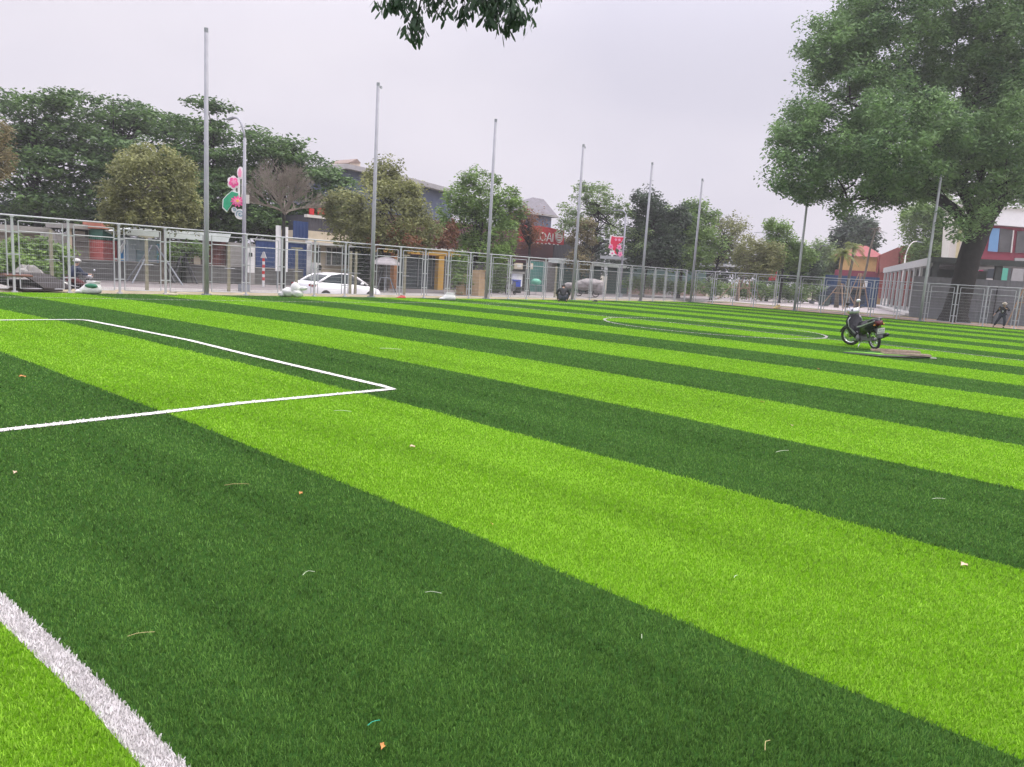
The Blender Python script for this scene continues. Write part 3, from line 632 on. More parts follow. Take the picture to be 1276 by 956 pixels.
slate = M('slate_blue', (.10, .125, .19), .7, .12, .3); yellow = M('yellow_ochre', (.62, .36, .07), .7, .12, 1)
blue_sheet = corrugated('blue_sheet', (.03, .06, .17), .25); teal_sheet = corrugated('teal_sheet', (.07, .19, .17), .25); dgreen = corrugated('dark_green_sheet', (.02, .075, .06), .2)
rooft = tiled('roof_tiles', (.17, .16, .18), (.08, .08, .09), .3, .25)
redroof = M('red_roof', (.27, .07, .07), .8, .15, 1); creamw = M('cream_wall', (.55, .48, .36), .8, .12, 1)

# left side, low wall and sheds
fc = Face('low_wall', 'long low grey block wall running behind the roadside trees', 'wall', oY(100, 42.6)); r_ = fc.r(-60, 326, 378, 345)
MB().box(r_[0], r_[1], 0, .25, ZG+.4, 1.02-.0).build('blockwork', tiled('block_wall', (.155, .155, .145), (.16, .16, .15), .4, .2, axes=(0, 2)), fc.root)
MB().box(r_[0], r_[1], -.04, .29, 1.02, 1.08).build('coping', conc, fc.root)
fc = Face('old_house', 'pale weathered house with dark windows at the far left', 'house', oY(20, 52))
fc.box('wall', -60, 285, 70, 340, 0, 5, M('weathered_pink', (.36, .29, .26), .9, .25, .6), zb=ZG)
fc.box('window', 8, 303, 22, 320, -.03, .1, glass_d); fc.box('window', 50, 308, 62, 324, -.03, .1, glass_d)
fc.quad('roof', [(-62, 287), (-50, 276), (62, 284), (74, 292)], -.5, 5.4, conc)
fc = Face('ruined_house', 'grey unfinished house with square pillars and a dark doorway', 'house', oY(105, 48))
fc.box('wall', 72, 292, 130, 345, .25, 3, M('grey_render', (.34, .33, .31), .9, .3, .8, tint=(.2, .19, .17)), zb=ZG)
fc.box('pillar', 113, 284, 118, 342, -.1, .2, creamw, zb=ZG); fc.box('pillar', 86, 284, 90, 338, -.1, .2, creamw, zb=ZG)
fc.box('door', 119, 292, 128, 330, .15, .24, M('grey_shutter', (.13, .125, .12), .6), zb=ZG)
fc.box('slab', 84, 280, 131, 286, -.3, 3.2, conc); fc.box('window', 94, 288, 106, 296, .18, .24, offwhite); fc.box('beam', 95, 297, 113, 300, .1, .24, conc)
fc = Face('kiosk', 'small kiosk with a red front and a dark green band under an orange roof edge', 'kiosk', oY(138, 46))
fc.box('front', 129, 300, 146, 345, 0, 2, M('red_panel', (.42, .10, .09), .6), zb=ZG); fc.box('sign_band', 128, 287, 159, 299.7, -.05, 2, M('green_panel', (.03, .12, .085), .6))
fc.quad('roof', [(126, 277), (150, 282), (160, 289), (127, 285)], -.3, 2.4, M('orange_sheet', (.5, .18, .12), .7))
fc = Face('tarpaulin', 'blue tarpaulin with a white sheet hanging over it, beside the red kiosk', 'tarpaulin', oY(153, 45))
fc.quad('blue_sheet', [(147, 329), (151, 308), (157, 300), (161, 304), (161, 329)], 0, .05, M('blue_tarp', (.06, .28, .62), .6, .2, 5))
fc.quad('white_sheet', [(149, 309), (159, 296), (160, 301), (155, 306), (152, 316)], -.08, -.03, white)
fc = Face('metal_shed', 'long low shed with a pale sheet roof and worn grey and maroon walls', 'shed', oY(220, 44.5))
fc.box('wall', 160, 297, 208, 345, .1, 3, corrugated('pale_blue_sheet', (.36, .42, .46), .25), zb=ZG)
fc.box('wall', 208.3, 300, 252, 345, .1, 3, M('brown_wall', (.12, .09, .08), .8, .3), zb=ZG, label='brown worn wall')
fc.box('wall', 252.3, 300, 284, 350, .1, 3, M('maroon_shed', (.16, .06, .055), .8, .3), zb=ZG, label='dark maroon wall')
fc.box('door', 171, 312, 181, 345, .02, .09, M('blue_grey_door', (.2, .3, .34), .6), zb=ZG); fc.box('door', 196, 304, 204, 345, .02, .09, M('light_blue_door', (.16, .42, .6), .6), zb=ZG); fc.box('panel', 242, 318, 250, 335, .0, .09, creamw)
fc.quad('roof', [(148, 288), (168, 284), (288, 292), (284, 302), (158, 293)], -.6, 3.4, M('pale_roof_sheet', (.62, .68, .66), .5, .1))
fc = Face('concrete_wall', 'plain bare concrete wall between the shed and the blue hoarding', 'wall', oY(298, 44.2)); fc.box('slab', 284.5, 303, 318, 352, 0, .3, conc, zb=ZG)
fc = Face('white_cabinet', 'tall white painted panel with a small dark box, left of the striped marker post', 'cabinet', oY(313, 41.8))
fc.box('panel', 309.5, 308, 317.5, 340, 0, .5, white); fc.box('box', 311.5, 315, 314.5, 320, -.12, -.01, black); fc.box('plinth', 309.5, 340, 317.5, 350, .02, .48, conc, zb=ZG)
fc = Face('blue_hoarding', 'dark blue corrugated hoarding behind the bare tree', 'hoarding', oY(350, 43.4))
fc.box('sheet', 319, 302, 382, 352, 0, .08, blue_sheet, zb=ZG); fc.box('rail', 319, 300.5, 382, 302, -.03, .1, galv_dull)
fc.box('upper_sheet', 366, 276, 384, 299, .3, .4, blue_sheet)
for px, x1, y0, y1, lb in ((344, 350, 281, 338, 'tall white advertising board left of the bare tree trunk'), (355.4, 358.8, 283, 339, 'narrow white advertising board right of the bare tree trunk')):
    fc = Face('advert_board', lb, 'board', oY(px, 38.6), 0., 'white boards at the bare tree'); fc.box('board', px, y0, x1, y1, 0, .06, white)
    a, b, _, z1 = fc.r(px, y0, x1, y1); MB().tube([((a+b)/2, .1, ZG+.4), ((a+b)/2, .1, z1)], .03, 6).build('post', galv_dull, fc.root)
# windowed house
fc = Face('windowed_house', 'cream house with tall white framed windows behind the white car', 'house', oY(415, 44.6))
fc.box('wall', 384, 290, 442, 355, .1, 4, creamw, zb=ZG); fc.box('canopy', 392, 303.5, 442, 307, -.5, .3, offwhite); fc.box('pillar', 382.3, 300, 388, 352, -.12, .08, white, zb=ZG)
for x0, x1 in ((392, 399), (407.5, 419), (420, 425), (427.5, 434)):
    fr = fc.box('window', x0-.8, 307.6, x1+.8, 331.5, -.02, .09, offwhite); fc.box('pane', x0, 309, x1, 330, -.05, -.025, M('window_glass', (.09, .10, .09), .2, .3, 3), fr)
    if x1-x0 > 9: fc.box('mullion', (x0+x1)/2-.6, 309, (x0+x1)/2+.6, 330, -.08, -.055, offwhite, fr)
fc = Face('air_conditioner', 'white outdoor air conditioner unit on the cream house wall', 'air conditioner', oY(397, 44.4))
fc.box('casing', 392.5, 327.5, 400, 341, -.3, .1, white); a, b, z0, z1 = fc.r(392.5, 327.5, 400, 341)
MB().torus(((a+b)/2-.1, -.32, (z0+z1)/2+.05), (0, 1, 0), .16, .03, 20, 5).tube([((a+b)/2-.1, -.31, (z0+z1)/2+.05), ((a+b)/2-.1, -.34, (z0+z1)/2+.05)], .14, 16).build('fan', black, fc.root)
# dark canopies above the street
fc = Face('dark_building', 'long dark building with charcoal and maroon upper walls behind the roadside trees', 'building', oY(560, 46))
for nm, x0, y0, x1, y1, mt in (('upper_wall', 383, 272, 458, 306, charcoal), ('upper_wall', 458.2, 278, 690, 322, maroon), ('upper_wall', 690.2, 297, 715, 327, charcoal)):
    fc.box(nm, x0, y0, x1, y1, 0, 4, mt)
fc.box('lower_wall', 442, 305, 714, 365, .5, 4, M('lower_dark', (.07, .06, .055), .8, .3, .6), zb=ZG)
fc.box('fascia', 383, 268.5, 409, 272, -.1, .3, offwhite); fc.box('red_letters', 386, 260, 391.5, 268, -.1, .0, M('red_sign', (.55, .03, .035), .5)); fc.box('red_letters', 397, 259.5, 405, 268, -.1, .0, MATS['red_sign'])
mb = MB()
for i in range(9):
    a, z = fc.uv(396+i*6.5, 296+i*.45, -.05); mb.box(a-.05, a+.05, -.06, -.005, z-.05, z+.05)
mb.build('lamp_row', offwhite, fc.root)
# yellow cafe
fc = Face('yellow_cafe', 'small cafe with a yellow fascia and dark glass front', 'cafe', oY(515, 41.6))
fc.quad('fascia', [(467, 305.5), (582, 314), (577, 320.5), (467, 313.5)], -.1, .2, yellow); fc.quad('roof_edge', [(464, 303.6), (583, 311.6), (583, 313.6), (464, 305.4)], -.2, 2.2, offwhite)
fc.box('glass_front', 497, 318, 546, 358, .4, .5, M('cafe_glass', (.05, .065, .075), .25, .3, .8), zb=ZG); fc.box('pillar', 546.3, 318, 553, 358, -.1, .3, yellow, zb=ZG); fc.box('pillar', 491, 314, 495.5, 358, -.1, .3, M('orange_post', (.45, .2, .08), .7), zb=ZG)
for px in (505, 521, 538): fc.box('door_frame', px, 319, px+.8, 357, .34, .395, galv_dull)
# parasol
def parasol():
    p = P(481, 350, 46.5); root = empty('parasol', (p[0], p[1], -.38), 0, 'white parasol standing left of the yellow cafe', 'parasol'); z1 = P(481, 319.5, 46.5)[2]+.38; z0 = P(481, 330, 46.5)[2]+.38
    mb = MB(); n = 8; secs = [(0.05, z1), (.6, z1-.15), (.85, z0+.1), (.86, z0)]
    mb.v = [(r*math.cos(2*math.pi*j/n), r*math.sin(2*math.pi*j/n), z) for r, z in secs for j in range(n)]
    mb.f = [(i*n+j, i*n+(j+1)%n, (i+1)*n+(j+1)%n, (i+1)*n+j) for i in range(3) for j in range(n)] + [tuple(range(n))]
    mb.build('canopy', M('parasol_cloth', (.5, .47, .46), .8), root); MB().tube([(0, 0, 0), (0, 0, z1)], .025, 6).build('pole', galv_dull, root); MB().box(-.25, .25, -.25, .25, 0, .08).build('base', conc, root)
    p = P(480, 355, 45.5); root = empty('stool', (p[0], p[1], -.38), 0, 'grey metal stool frame under the white parasol', 'stool')
    MB().box(-.25, .25, -.25, .25, .9, .94).build('seat', galv_dull, root)
    for sx in (-1, 1):
        for sy in (-1, 1): MB().tube([(sx*.4, sy*.4, 0), (sx*.2, sy*.2, .9)], .02, 6).build('leg', galv_dull, root)
parasol()
# stacked cartons / furniture
card = M('cardboard', (.42, .30, .17), .85, .15, 3)
for px, py, w_, h_, lb in ((576, 352, .55, 1.1, 'brown wooden cabinet beside the green bush'), (596, 346, .7, .5, 'open brown carton standing on a lower carton')):
    p = P(px, py, 50); root = empty('carton', (p[0], p[1], -.38), .2, lb, 'box'); MB().box(-w_/2, w_/2, -.3, .3, .0, h_*1.2).build('box_body', card, root, bevel=.01); MB().box(-w_/2-.05, w_/2+.02, -.34, -.3, h_*1.1, h_*1.25).build('flap', card, root)
    if px == 596: root.location.z = .72
p = P(596, 356, 50); root = empty('carton', (p[0], p[1], -.38), .1, 'lower brown carton, carrying the open one', 'box'); MB().box(-.33, .33, -.3, .3, 0, 1.1).build('box_body', card, root, bevel=.01)
# white board with blue bin, meter boxes
fc = Face('notice_board', 'white upright board standing on dark legs behind the squatting person', 'board', oY(644, 40)); fc.box('board', 638, 341, 651, 357, 0, .06, white); fc.box('top_edge', 635, 339, 654, 341, -.1, .2, conc)
a, b, z0, z1 = fc.r(638, 341, 651, 357)
for q in (a+.05, b-.05): MB().tube([(q, .03, ZG+.4), (q, .03, z0+.1)], .025, 6).build('leg', galv_dull, fc.root)
fc = Face('blue_crate', 'bright blue crate in front of the white board', 'crate', oY(645, 39.8)); fc.box('body', 642, 349.5, 649, 357.5, -.3, 0, M('blue_plastic', (.04, .09, .5), .4)); fc.box('rim', 641.5, 348.8, 649.5, 350, -.33, .03, M('blue_plastic', (.04, .09, .5), .4)); fc.box('stand', 642, 358, 649, 368, -.28, -.02, black, zb=ZG)
for px, lb in ((647, 'wider cream meter box on the dark wall above the white board'), (661.5, 'narrower cream meter box on the teal wall')):
    fc = Face('meter_box', lb, 'meter box', oY(px, 42.8)); w_ = 4.5 if px < 650 else 2.8
    fc.box('casing', px-w_, 328, px+w_, 335.5, -.2, .0, creamw); fc.box('lid', px-w_*.6, 329.5, px+w_*.6, 333.5, -.23, -.2, offwhite)
fc = Face('teal_hoarding', 'teal and dark green corrugated hoarding along the far pavement', 'hoarding', oY(690, 43))
fc.box('sheet', 657, 326, 680, 368, 0, .08, teal_sheet, zb=ZG); fc.box('sheet', 680.2, 327, 693, 368, .02, .1, M('worn_poster', (.2, .19, .18), .8, .3, 4), zb=ZG); fc.box('sheet', 693.2, 329, 748, 369, 0, .08, dgreen, zb=ZG); fc.box('sheet', 757, 334, 782, 371, 0, .08, dgreen, zb=ZG)
fc.quad('roof_edge', [(694, 322), (714, 322.5), (748, 327), (790, 333), (780, 334.5), (694, 328)], -.6, .4, M('pale_roof_sheet', (.62, .68, .66), .5, .1))
def heap(name, label, cat, px, py, dep, z0, parts, mat, seed):
    p = P(px, py, dep); root = empty(name, (p[0], p[1], z0), -math.atan2(RT[1], RT[0])*-1, label, cat); mb = MB()
    for i, (x_, y_, z_, a, b, c) in enumerate(parts): mb.ball((x_, y_, z_), a, b, c, 14, 9, .22, seed+i)
    mb.build('heap', mat, root, True); return root
tarp_m = M('grey_tarp', (.27, .25, .24), .7, .25, 4, bump=.8, bscale=6)
heap('covered_cart', 'cart heaped under a grey tarpaulin behind the fence', 'cart', 732, 356, 62, -.38, [(.3, 0, 1.1, 1.1, .7, .42), (-.4, 0, .9, .8, .6, .4), (.9, 0, .8, .6, .6, .6), (-1.5, 0, .85, .45, .4, .25)], tarp_m, 3)
mb = MB()
root = bpy.data.objects['covered_cart']
for sx in (-.7, .7): MB().torus((sx, -.3, .3), (0, 1, 0), .26, .04, 18, 6).build('wheel', rubber, root)
p = P(668, 357, 60); root = empty('green_table', (p[0], p[1], -.38), .3, 'small table covered with a pale green cloth, behind the squatting person', 'table')
MB().box(-.9, .9, -.4, .4, .72, .76).build('tabletop', galv_dull, root)
for sx in (-.8, .8):
    for sy in (-.3, .3): MB().tube([(sx*1.1, sy, 0), (sx, sy, .72)], .02, 6).build('leg', galv_dull, root)
gc = empty('green_basin', (p[0], p[1], .39), .3, 'pale green plastic tub standing on the small table', 'tub'); MB().ball((0, 0, .2), .55, .38, .3, 14, 8, .2, 5).build('tub', M('green_plastic', (.12, .42, .28), .5), gc, True)
p = P(637, 358, 56); root = empty('parked_scooter', (p[0], p[1], -.38), .2, 'dark motor scooter parked in the shade under the white board', 'scooter')
for sx in (-.6, .6): MB().torus((sx, 0, .27), (0, 1, 0), .23, .05, 18, 6).build('wheel', rubber, root)
MB().loft([[(-.75, -.1, .55), (-.75, .1, .55), (-.75, .1, .7), (-.75, -.1, .7)], [(-.1, -.16, .4), (-.1, .16, .4), (-.1, .14, .78), (-.1, -.14, .78)], [(.2, -.12, .25), (.2, .12, .25), (.2, .12, .4), (.2, -.12, .4)], [(.5, -.14, .4), (.5, .14, .4), (.5, .12, .95), (.5, -.12, .95)]]).build('body', M('grey_plastic', (.08, .08, .085), .4), root, True, .02)
MB().tube([(.45, -.32, 1.02), (.5, 0, .98), (.45, .32, 1.02)], .016, 6).build('handlebar', black, root)
# further sheds to the right
fc = Face('teal_shed', 'low teal shed with a thin grey roof behind the fence corner', 'shed', oY(830, 44)); fc.box('wall', 790, 334, 880, 352, 0, 3, M('teal_wall', (.07, .13, .12), .7), zb=None)
fc.box('lower_wall', 785, 351, 880, 374, .05, 3, M('brick_low', (.24, .17, .14), .9, .2), zb=ZG); fc.box('roof', 785, 325, 884, 328.5, -.5, 3.4, M('roof_grey', (.42, .44, .46), .6)); fc.box('roof', 905, 331, 945, 334, -.5, 3.4, M('roof_grey', (.42, .44, .46), .6)); fc.quad('gable', [(806, 328), (808, 321), (818, 327.8)], .1, .4, redroof)
for i, px in enumerate((834, 842)):
    fc = Face('leaning_sheet', ('left' if not i else 'right')+' one of two pale grey sheets leaning by the tree trunk', 'sheet', oY(px, 40.5)); fc.quad('sheet', [(px-3.5, 372), (px-2, 351.5), (px+3.5, 351), (px+2, 372)], 0, .04, M('pale_sheet', (.45, .45, .47), .6))
# upper slate building and hip roofed house
fc = Face('slate_building', 'big slate blue building rising above the roadside trees', 'building', oY(490, 62))
fc.quad('wall', [(418, 212), (432, 211), (562, 239), (562, 300), (418, 300)], 0, 8, slate)
fc.quad('roof', [(414, 206), (432, 204), (490, 216), (566, 236), (564, 241), (490, 222), (432, 210), (416, 213)], -.8, 8.5, M('grey_roof', (.36, .35, .36), .7))
fc = Face('roof_hut', 'small white and orange hut on top of the slate building', 'hut', oY(435, 64)); fc.box('wall', 436, 202, 449, 208, 0, 3, M('cream_pale', (.65, .55, .45), .7), zb=None); fc.quad('roof', [(434, 203), (445, 198), (450, 203.5)], -.2, 3.2, M('orange_pale', (.24, .18, .15), .7))
fc = Face('hip_roof_house', 'house with a grey hipped tile roof and slate blue walls above the red sign', 'house', oY(672, 60))
fc.box('wall', 652, 268, 686, 310, .5, 5, slate)
a, z0 = fc.uv(645, 264, 0); b, _ = fc.uv(697, 270, 0); c, z1 = fc.uv(664, 246, 3); d_, _ = fc.uv(674, 248, 3)
mb = MB(); mb.v = [(a, 0, z0), (b, 0, z0), (b, 6, z0), (a, 6, z0), (c, 3, z1), (d_+.6, 3, z1)]; mb.f = [(0, 1, 5, 4), (1, 2, 5), (2, 3, 4, 5), (3, 0, 4), (0, 3, 2, 1)]; mb.build('roof', rooft, fc.root)
fc.box('eave', 647, 265.5, 696, 268, .05, 5.5, conc)
# red sign with lettering, bent panel
def red_sign():
    fc = Face('shop_sign', 'curved red shop sign with white letters and a round white emblem, above the dark wall', 'sign', oY(680, 45)); red = M('sign_red', (.46, .03, .045), .5, .12, 3)
    n = 10; top = []; bot = []
    for i in range(n+1):
        px = 648+55*i/n; a, z1 = fc.uv(px, 280.5+ (i/n)**2*7.5, 0); _, z0 = fc.uv(px, 301+(i/n)*4.5, 0); top.append((a, z1)); bot.append((a, z0))
    MB().prism(top + bot[::-1], -.05, .15, lambda u, v, d: (u, d, v)).build('panel', red, fc.root)
    cu = bpy.data.curves.new('letters', 'FONT'); cu.body = 'LOẠI'; cu.size = 1.0; cu.extrude = .02; cu.space_character = .9
    o = bpy.data.objects.new('letters', cu); C.objects.link(o); bpy.context.view_layer.update()
    me = bpy.data.meshes.new_from_object(o.evaluated_get(bpy.context.evaluated_depsgraph_get())); bpy.data.objects.remove(o)
    a, z = fc.uv(667, 298.5, -.1); b, _ = fc.uv(689.5, 298.5, -.1); wd = max(v_.co.x for v_ in me.vertices)
    o = link('letters', me, white, fc.root); o.rotation_euler = (math.pi/2, 0, 0); o.location = (a, -.08, z-.05); h_ = 1.0; o.scale = ((b-a)/wd, 1.15, 1)
    a, z = fc.uv(697, 294.5, -.1); MB().tube([(a, -.055, z), (a, -.10, z)], .5, 24).torus((a, -.08, z), (0, 1, 0), .62, .03, 24, 4).build('emblem', white, fc.root)
    mb = MB(); 
    for k in (-.22, 0, .22): mb.box(a-.3, a+.3, -.125, -.103, z+k-.035, z+k+.035)
    mb.build('emblem_bars', red, fc.root)
    mb = MB()
    for i in range(8):
        u, zz = fc.uv(660+i*5, 302.2+i*.4, -.06); mb.box(u-.12, u+.12, -.08, -.06, zz-.04, zz+.04)
    mb.build('small_print', white, fc.root)
red_sign()

# right side
def DP(px, dep, z): p = P(px, horizon(px), dep); return (p[0], p[1], z)
fc = Face('yellow_house', 'bright yellow house with a red hipped roof and a maroon lower band', 'house', DP(1075, 92, -.1), math.radians(-75))
fc.box('wall', 1046, 318, 1097, 338, 0, 8, M('bright_yellow', (.58, .38, .15), .7)); fc.box('band', 1040, 337.5, 1100, 345, -.3, 8, M('maroon_band', (.22, .035, .06), .7)); fc.box('lower_wall', 1040, 345, 1100, 365, .1, 8, M('bright_yellow', (.58, .38, .15), .7), zb=-.1)
a, z0 = fc.uv(1045, 318.5); b, _ = fc.uv(1099, 320); c, z1 = fc.uv(1066, 306, 4); d_, _ = fc.uv(1080, 306.5, 4)
mb = MB(); mb.v = [(a-.5, -.5, z0), (b+.5, -.5, z0), (b+.5, 8.5, z0), (a-.5, 8.5, z0), (c, 4, z1), (d_, 4, z1)]; mb.f = [(0, 1, 5, 4), (1, 2, 5), (2, 3, 4, 5), (3, 0, 4), (0, 3, 2, 1)]; mb.build('roof', redroof, fc.root)
fc = Face('blue_barrier', 'bright blue hoarding in front of the yellow house', 'hoarding', DP(1060, 76, -.1), math.radians(-75)); fc.box('sheet', 1026, 344, 1094, 384, 0, .08, corrugated('royal_sheet', (.035, .075, .17), .25), zb=-.1); fc.box('notice', 1076, 350, 1081, 358, -.03, -.005, white)
fc = Face('van', 'dark blue van parked left of the blue hoarding', 'van', DP(1021, 74, -.09), math.radians(-60))
a, b, z0, z1 = fc.r(1012, 354, 1036, 378); W_ = b-a
MB().loft([[(0, -.9, .35), (0, .9, .35), (0, .9, 1.0), (0, -.9, 1.0)], [(.15, -.9, .3), (.15, .9, .3), (.15, .88, 1.15), (.15, -.88, 1.15)], [(.9, -.9, .3), (.9, .9, .3), (.9, .75, 1.9), (.9, -.75, 1.9)], [(4.2, -.9, .3), (4.2, .9, .3), (4.2, .75, 1.95), (4.2, -.75, 1.95)]]).build('body', M('van_blue', (.03, .045, .075), .35), fc.root, False, .05)
MB().box(1.2, 4.0, -.92, -.86, 1.15, 1.7).build('side_window', glass_d, fc.root); MB().hexa([(.3, -.65, 1.25), (.3, .65, 1.25), (.34, .65, 1.25), (.34, -.65, 1.25), (.78, -.6, 1.8), (.78, .6, 1.8), (.82, .6, 1.8), (.82, -.6, 1.8)]).build('windscreen', glass_d, fc.root)
for x_ in (.8, 3.5): MB().torus((x_, -.85, .34), (0, 1, 0), .24, .1, 18, 8).build('wheel', rubber, fc.root)
MB().box(-.02, .02, -.8, -.5, .7, .9).build('lamp', M('lamp_red', (.4, .03, .03), .4), fc.root)
p = DP(1029, 68, -.05); root = empty('rubbish_bin', p, 0, 'dark grey green rubbish bin in front of the van', 'bin'); MB().hexa([(-.5,-.3,0),(.5,-.3,0),(.5,.3,0),(-.5,.3,0),(-.6,-.4,.85),(.6,-.4,.85),(.6,.4,.85),(-.6,.4,.85)]).build('body', M('bin_green', (.05, .09, .08), .6), root, bevel=.03); MB().box(-.63, .63, -.43, .43, .85, .93).build('lid', M('bin_green', (.05, .09, .08), .6), root, bevel=.03)
fc = Face('red_building', 'brick red flat roofed building rising behind the colonnade', 'building', DP(1120, 88, 0), math.radians(-72))
br = M('brick_red', (.27, .06, .05), .8, .15, .6); fc.box('wall', 1120, 307, 1162, 372, 0, 9, br, zb=0); fc.quad('side_wall', [(1096, 318), (1119.7, 308), (1119.7, 330), (1096, 340)], .05, 9, M('brick_pink', (.38, .13, .11), .8, .12)); fc.quad('side_lower', [(1096, 340.3), (1119.7, 330.3), (1119.7, 372), (1096, 372)], .3, 8, br)
fc.box('parapet', 1094, 318, 1095.5, 340, 0, 6, br)
# grey colonnade: near corner at photo x 1150, the left wing recedes, the right wing faces the pitch
def colonnade():
    az = math.radians(19.4); o = np.array(DP(1152, 53, 0)); root = empty('colonnade', tuple(o), az, 'modern grey pavilion with a flat roof and a long row of grey columns', 'pavilion')
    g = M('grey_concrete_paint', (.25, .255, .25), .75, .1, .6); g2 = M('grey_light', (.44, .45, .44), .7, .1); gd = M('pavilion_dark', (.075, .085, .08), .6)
    T = np.array([math.cos(az), math.sin(az), 0]); Nn = np.array([-math.sin(az), math.cos(az), 0])
    ht = P(1150, 321, 53)[2]; L1 = 32.
    MB().box(0, L1, -.5, .1, ht-.55, ht).build('edge_beam', g2, root)
    for i in range(10): MB().box(i*3.4+.05, i*3.4+.5, -.14, .04, .0, ht-.56).build('column', g2, root)
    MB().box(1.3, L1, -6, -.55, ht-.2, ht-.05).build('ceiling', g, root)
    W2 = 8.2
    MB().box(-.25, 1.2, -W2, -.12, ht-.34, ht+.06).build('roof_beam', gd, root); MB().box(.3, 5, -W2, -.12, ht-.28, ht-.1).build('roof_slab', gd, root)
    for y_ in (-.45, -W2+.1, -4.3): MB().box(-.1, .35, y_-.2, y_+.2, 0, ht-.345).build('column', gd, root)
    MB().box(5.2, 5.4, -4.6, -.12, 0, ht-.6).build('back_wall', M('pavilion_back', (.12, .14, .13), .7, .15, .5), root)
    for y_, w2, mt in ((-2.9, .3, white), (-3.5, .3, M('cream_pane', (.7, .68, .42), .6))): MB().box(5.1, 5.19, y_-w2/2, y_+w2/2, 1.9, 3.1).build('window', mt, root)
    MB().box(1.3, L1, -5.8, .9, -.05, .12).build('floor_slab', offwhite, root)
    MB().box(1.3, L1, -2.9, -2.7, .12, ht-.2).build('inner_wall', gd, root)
    for i in range(9):
        MB().box(i*3.4+1.4, i*3.4+4.7, -2.6, -2.5, 1.9, 3.2).build('wall_panel', br if i % 2 == 0 else M('royal_panel', (.03, .07, .22), .6), root)
colonnade()
fc = Face('grey_hoarding', 'grey corrugated metal hoarding behind the big tree trunk', 'hoarding', (57.2, 9, -.05), -math.pi/2)
fc.box('sheet', 1135, 348, 1310, 399, 0, .06, corrugated('grey_sheet', (.20, .21, .225), .3, 'X', .35), zb=-.05)
for y_ in (.7, 1.45): 
    a = fc.uv(1135, 380)[0]; b = fc.uv(1310, 380)[0]; MB().box(a, b, -.05, -.005, y_, y_+.05).build('rail', galv, fc.root)
a = fc.uv(1240, 380)[0]; MB().box(a-.04, a+.04, -.12, -.055, 0, 2.3).build('seam_post', M('dark_seam', (.04, .04, .045), .6), fc.root)
# maroon framed modern building
fc = Face('panelled_building', 'modern building with maroon frames and blue, green and grey panels', 'building', DP(1240, 70, 0), math.radians(-70.6))
mar = M('maroon_frame', (.25, .035, .06), .7, .1); gry = M('grey_panel', (.33, .33, .32), .7, .1)
fc.quad('wall', [(1222, 322), (1236, 281), (1330, 289), (1330, 380), (1210, 372)], .3, 10, mar)
fc.quad('parapet', [(1241, 258), (1330, 262), (1330, 287), (1236, 280)], -.2, 10, white); fc.quad('coping', [(1240, 257.5), (1330, 261.5), (1330, 263.5), (1240, 259.5)], -.4, 10.2, offwhite)
fc.quad('blue_panel', [(1235, 284.3), (1246, 284.8), (1243, 314), (1231, 313)], .1, .25, M('panel_blue', (.15, .30, .50), .6, .05)); fc.quad('window', [(1247, 285), (1263, 287), (1260, 314.5), (1244, 314)], .15, .28, M('window_dim', (.10, .10, .10), .3, .3, 1)); fc.quad('window', [(1268, 288), (1330, 290), (1330, 317), (1265, 315)], .15, .28, M('window_dim', (.10, .10, .10), .3, .3, 1))
fc.quad('window_frame', [(1262.5, 287), (1264, 287), (1261, 315), (1259.5, 315)], -.02, .1, offwhite)
fc.quad('lower_wall', [(1228, 326), (1262, 328), (1258, 354), (1222, 352)], .05, .28, M('lower_slate', (.09, .10, .10), .7)); fc.quad('green_panel', [(1249, 331), (1257, 331.5), (1254, 353.5), (1243.5, 352.5)], -.05, .04, M('panel_green', (.10, .42, .30), .6, .05))
fc.quad('window', [(1232, 331), (1242, 331.5), (1240, 346), (1230, 346)], -.05, .04, glass_d); fc.quad('sill_panel', [(1229.5, 347), (1239, 347.5), (1238.5, 351), (1229, 351)], -.05, .04, offwhite); fc.quad('grey_panel', [(1265, 321.5), (1277, 322), (1275, 353.5), (1259, 353)], -.05, .25, gry); fc.quad('window', [(1278, 322), (1330, 325), (1330, 356), (1276, 353.5)], -.02, .25, M('window_dim', (.10, .10, .10), .3, .3, 1))
fc.quad('red_strip', [(1221, 332), (1226, 332.5), (1223, 353), (1217, 352)], -.1, .25, M('strip_red', (.32, .04, .10), .6)); fc.quad('pale_strip', [(1216.5, 333), (1220.5, 333), (1216, 352), (1212, 352)], -.1, .25, offwhite)
fc = Face('pale_tower', 'tall pale cream and yellow tower seen left of the big trunk', 'tower', DP(1195, 75, 0), math.radians(-70)); fc.quad('wall', [(1186, 258), (1200, 256), (1207, 262), (1201, 345), (1180, 345)], 0, 4, M('tower_white', (.72, .70, .62), .7, .06)); fc.quad('yellow_strip', [(1195, 285), (1198.5, 285), (1194, 322), (1190, 322)], -.06, -.005, M('tower_yellow', (.72, .66, .38), .6)); fc.box('cap', 1184, 254.5, 1208, 257, -.2, 4.2, offwhite)

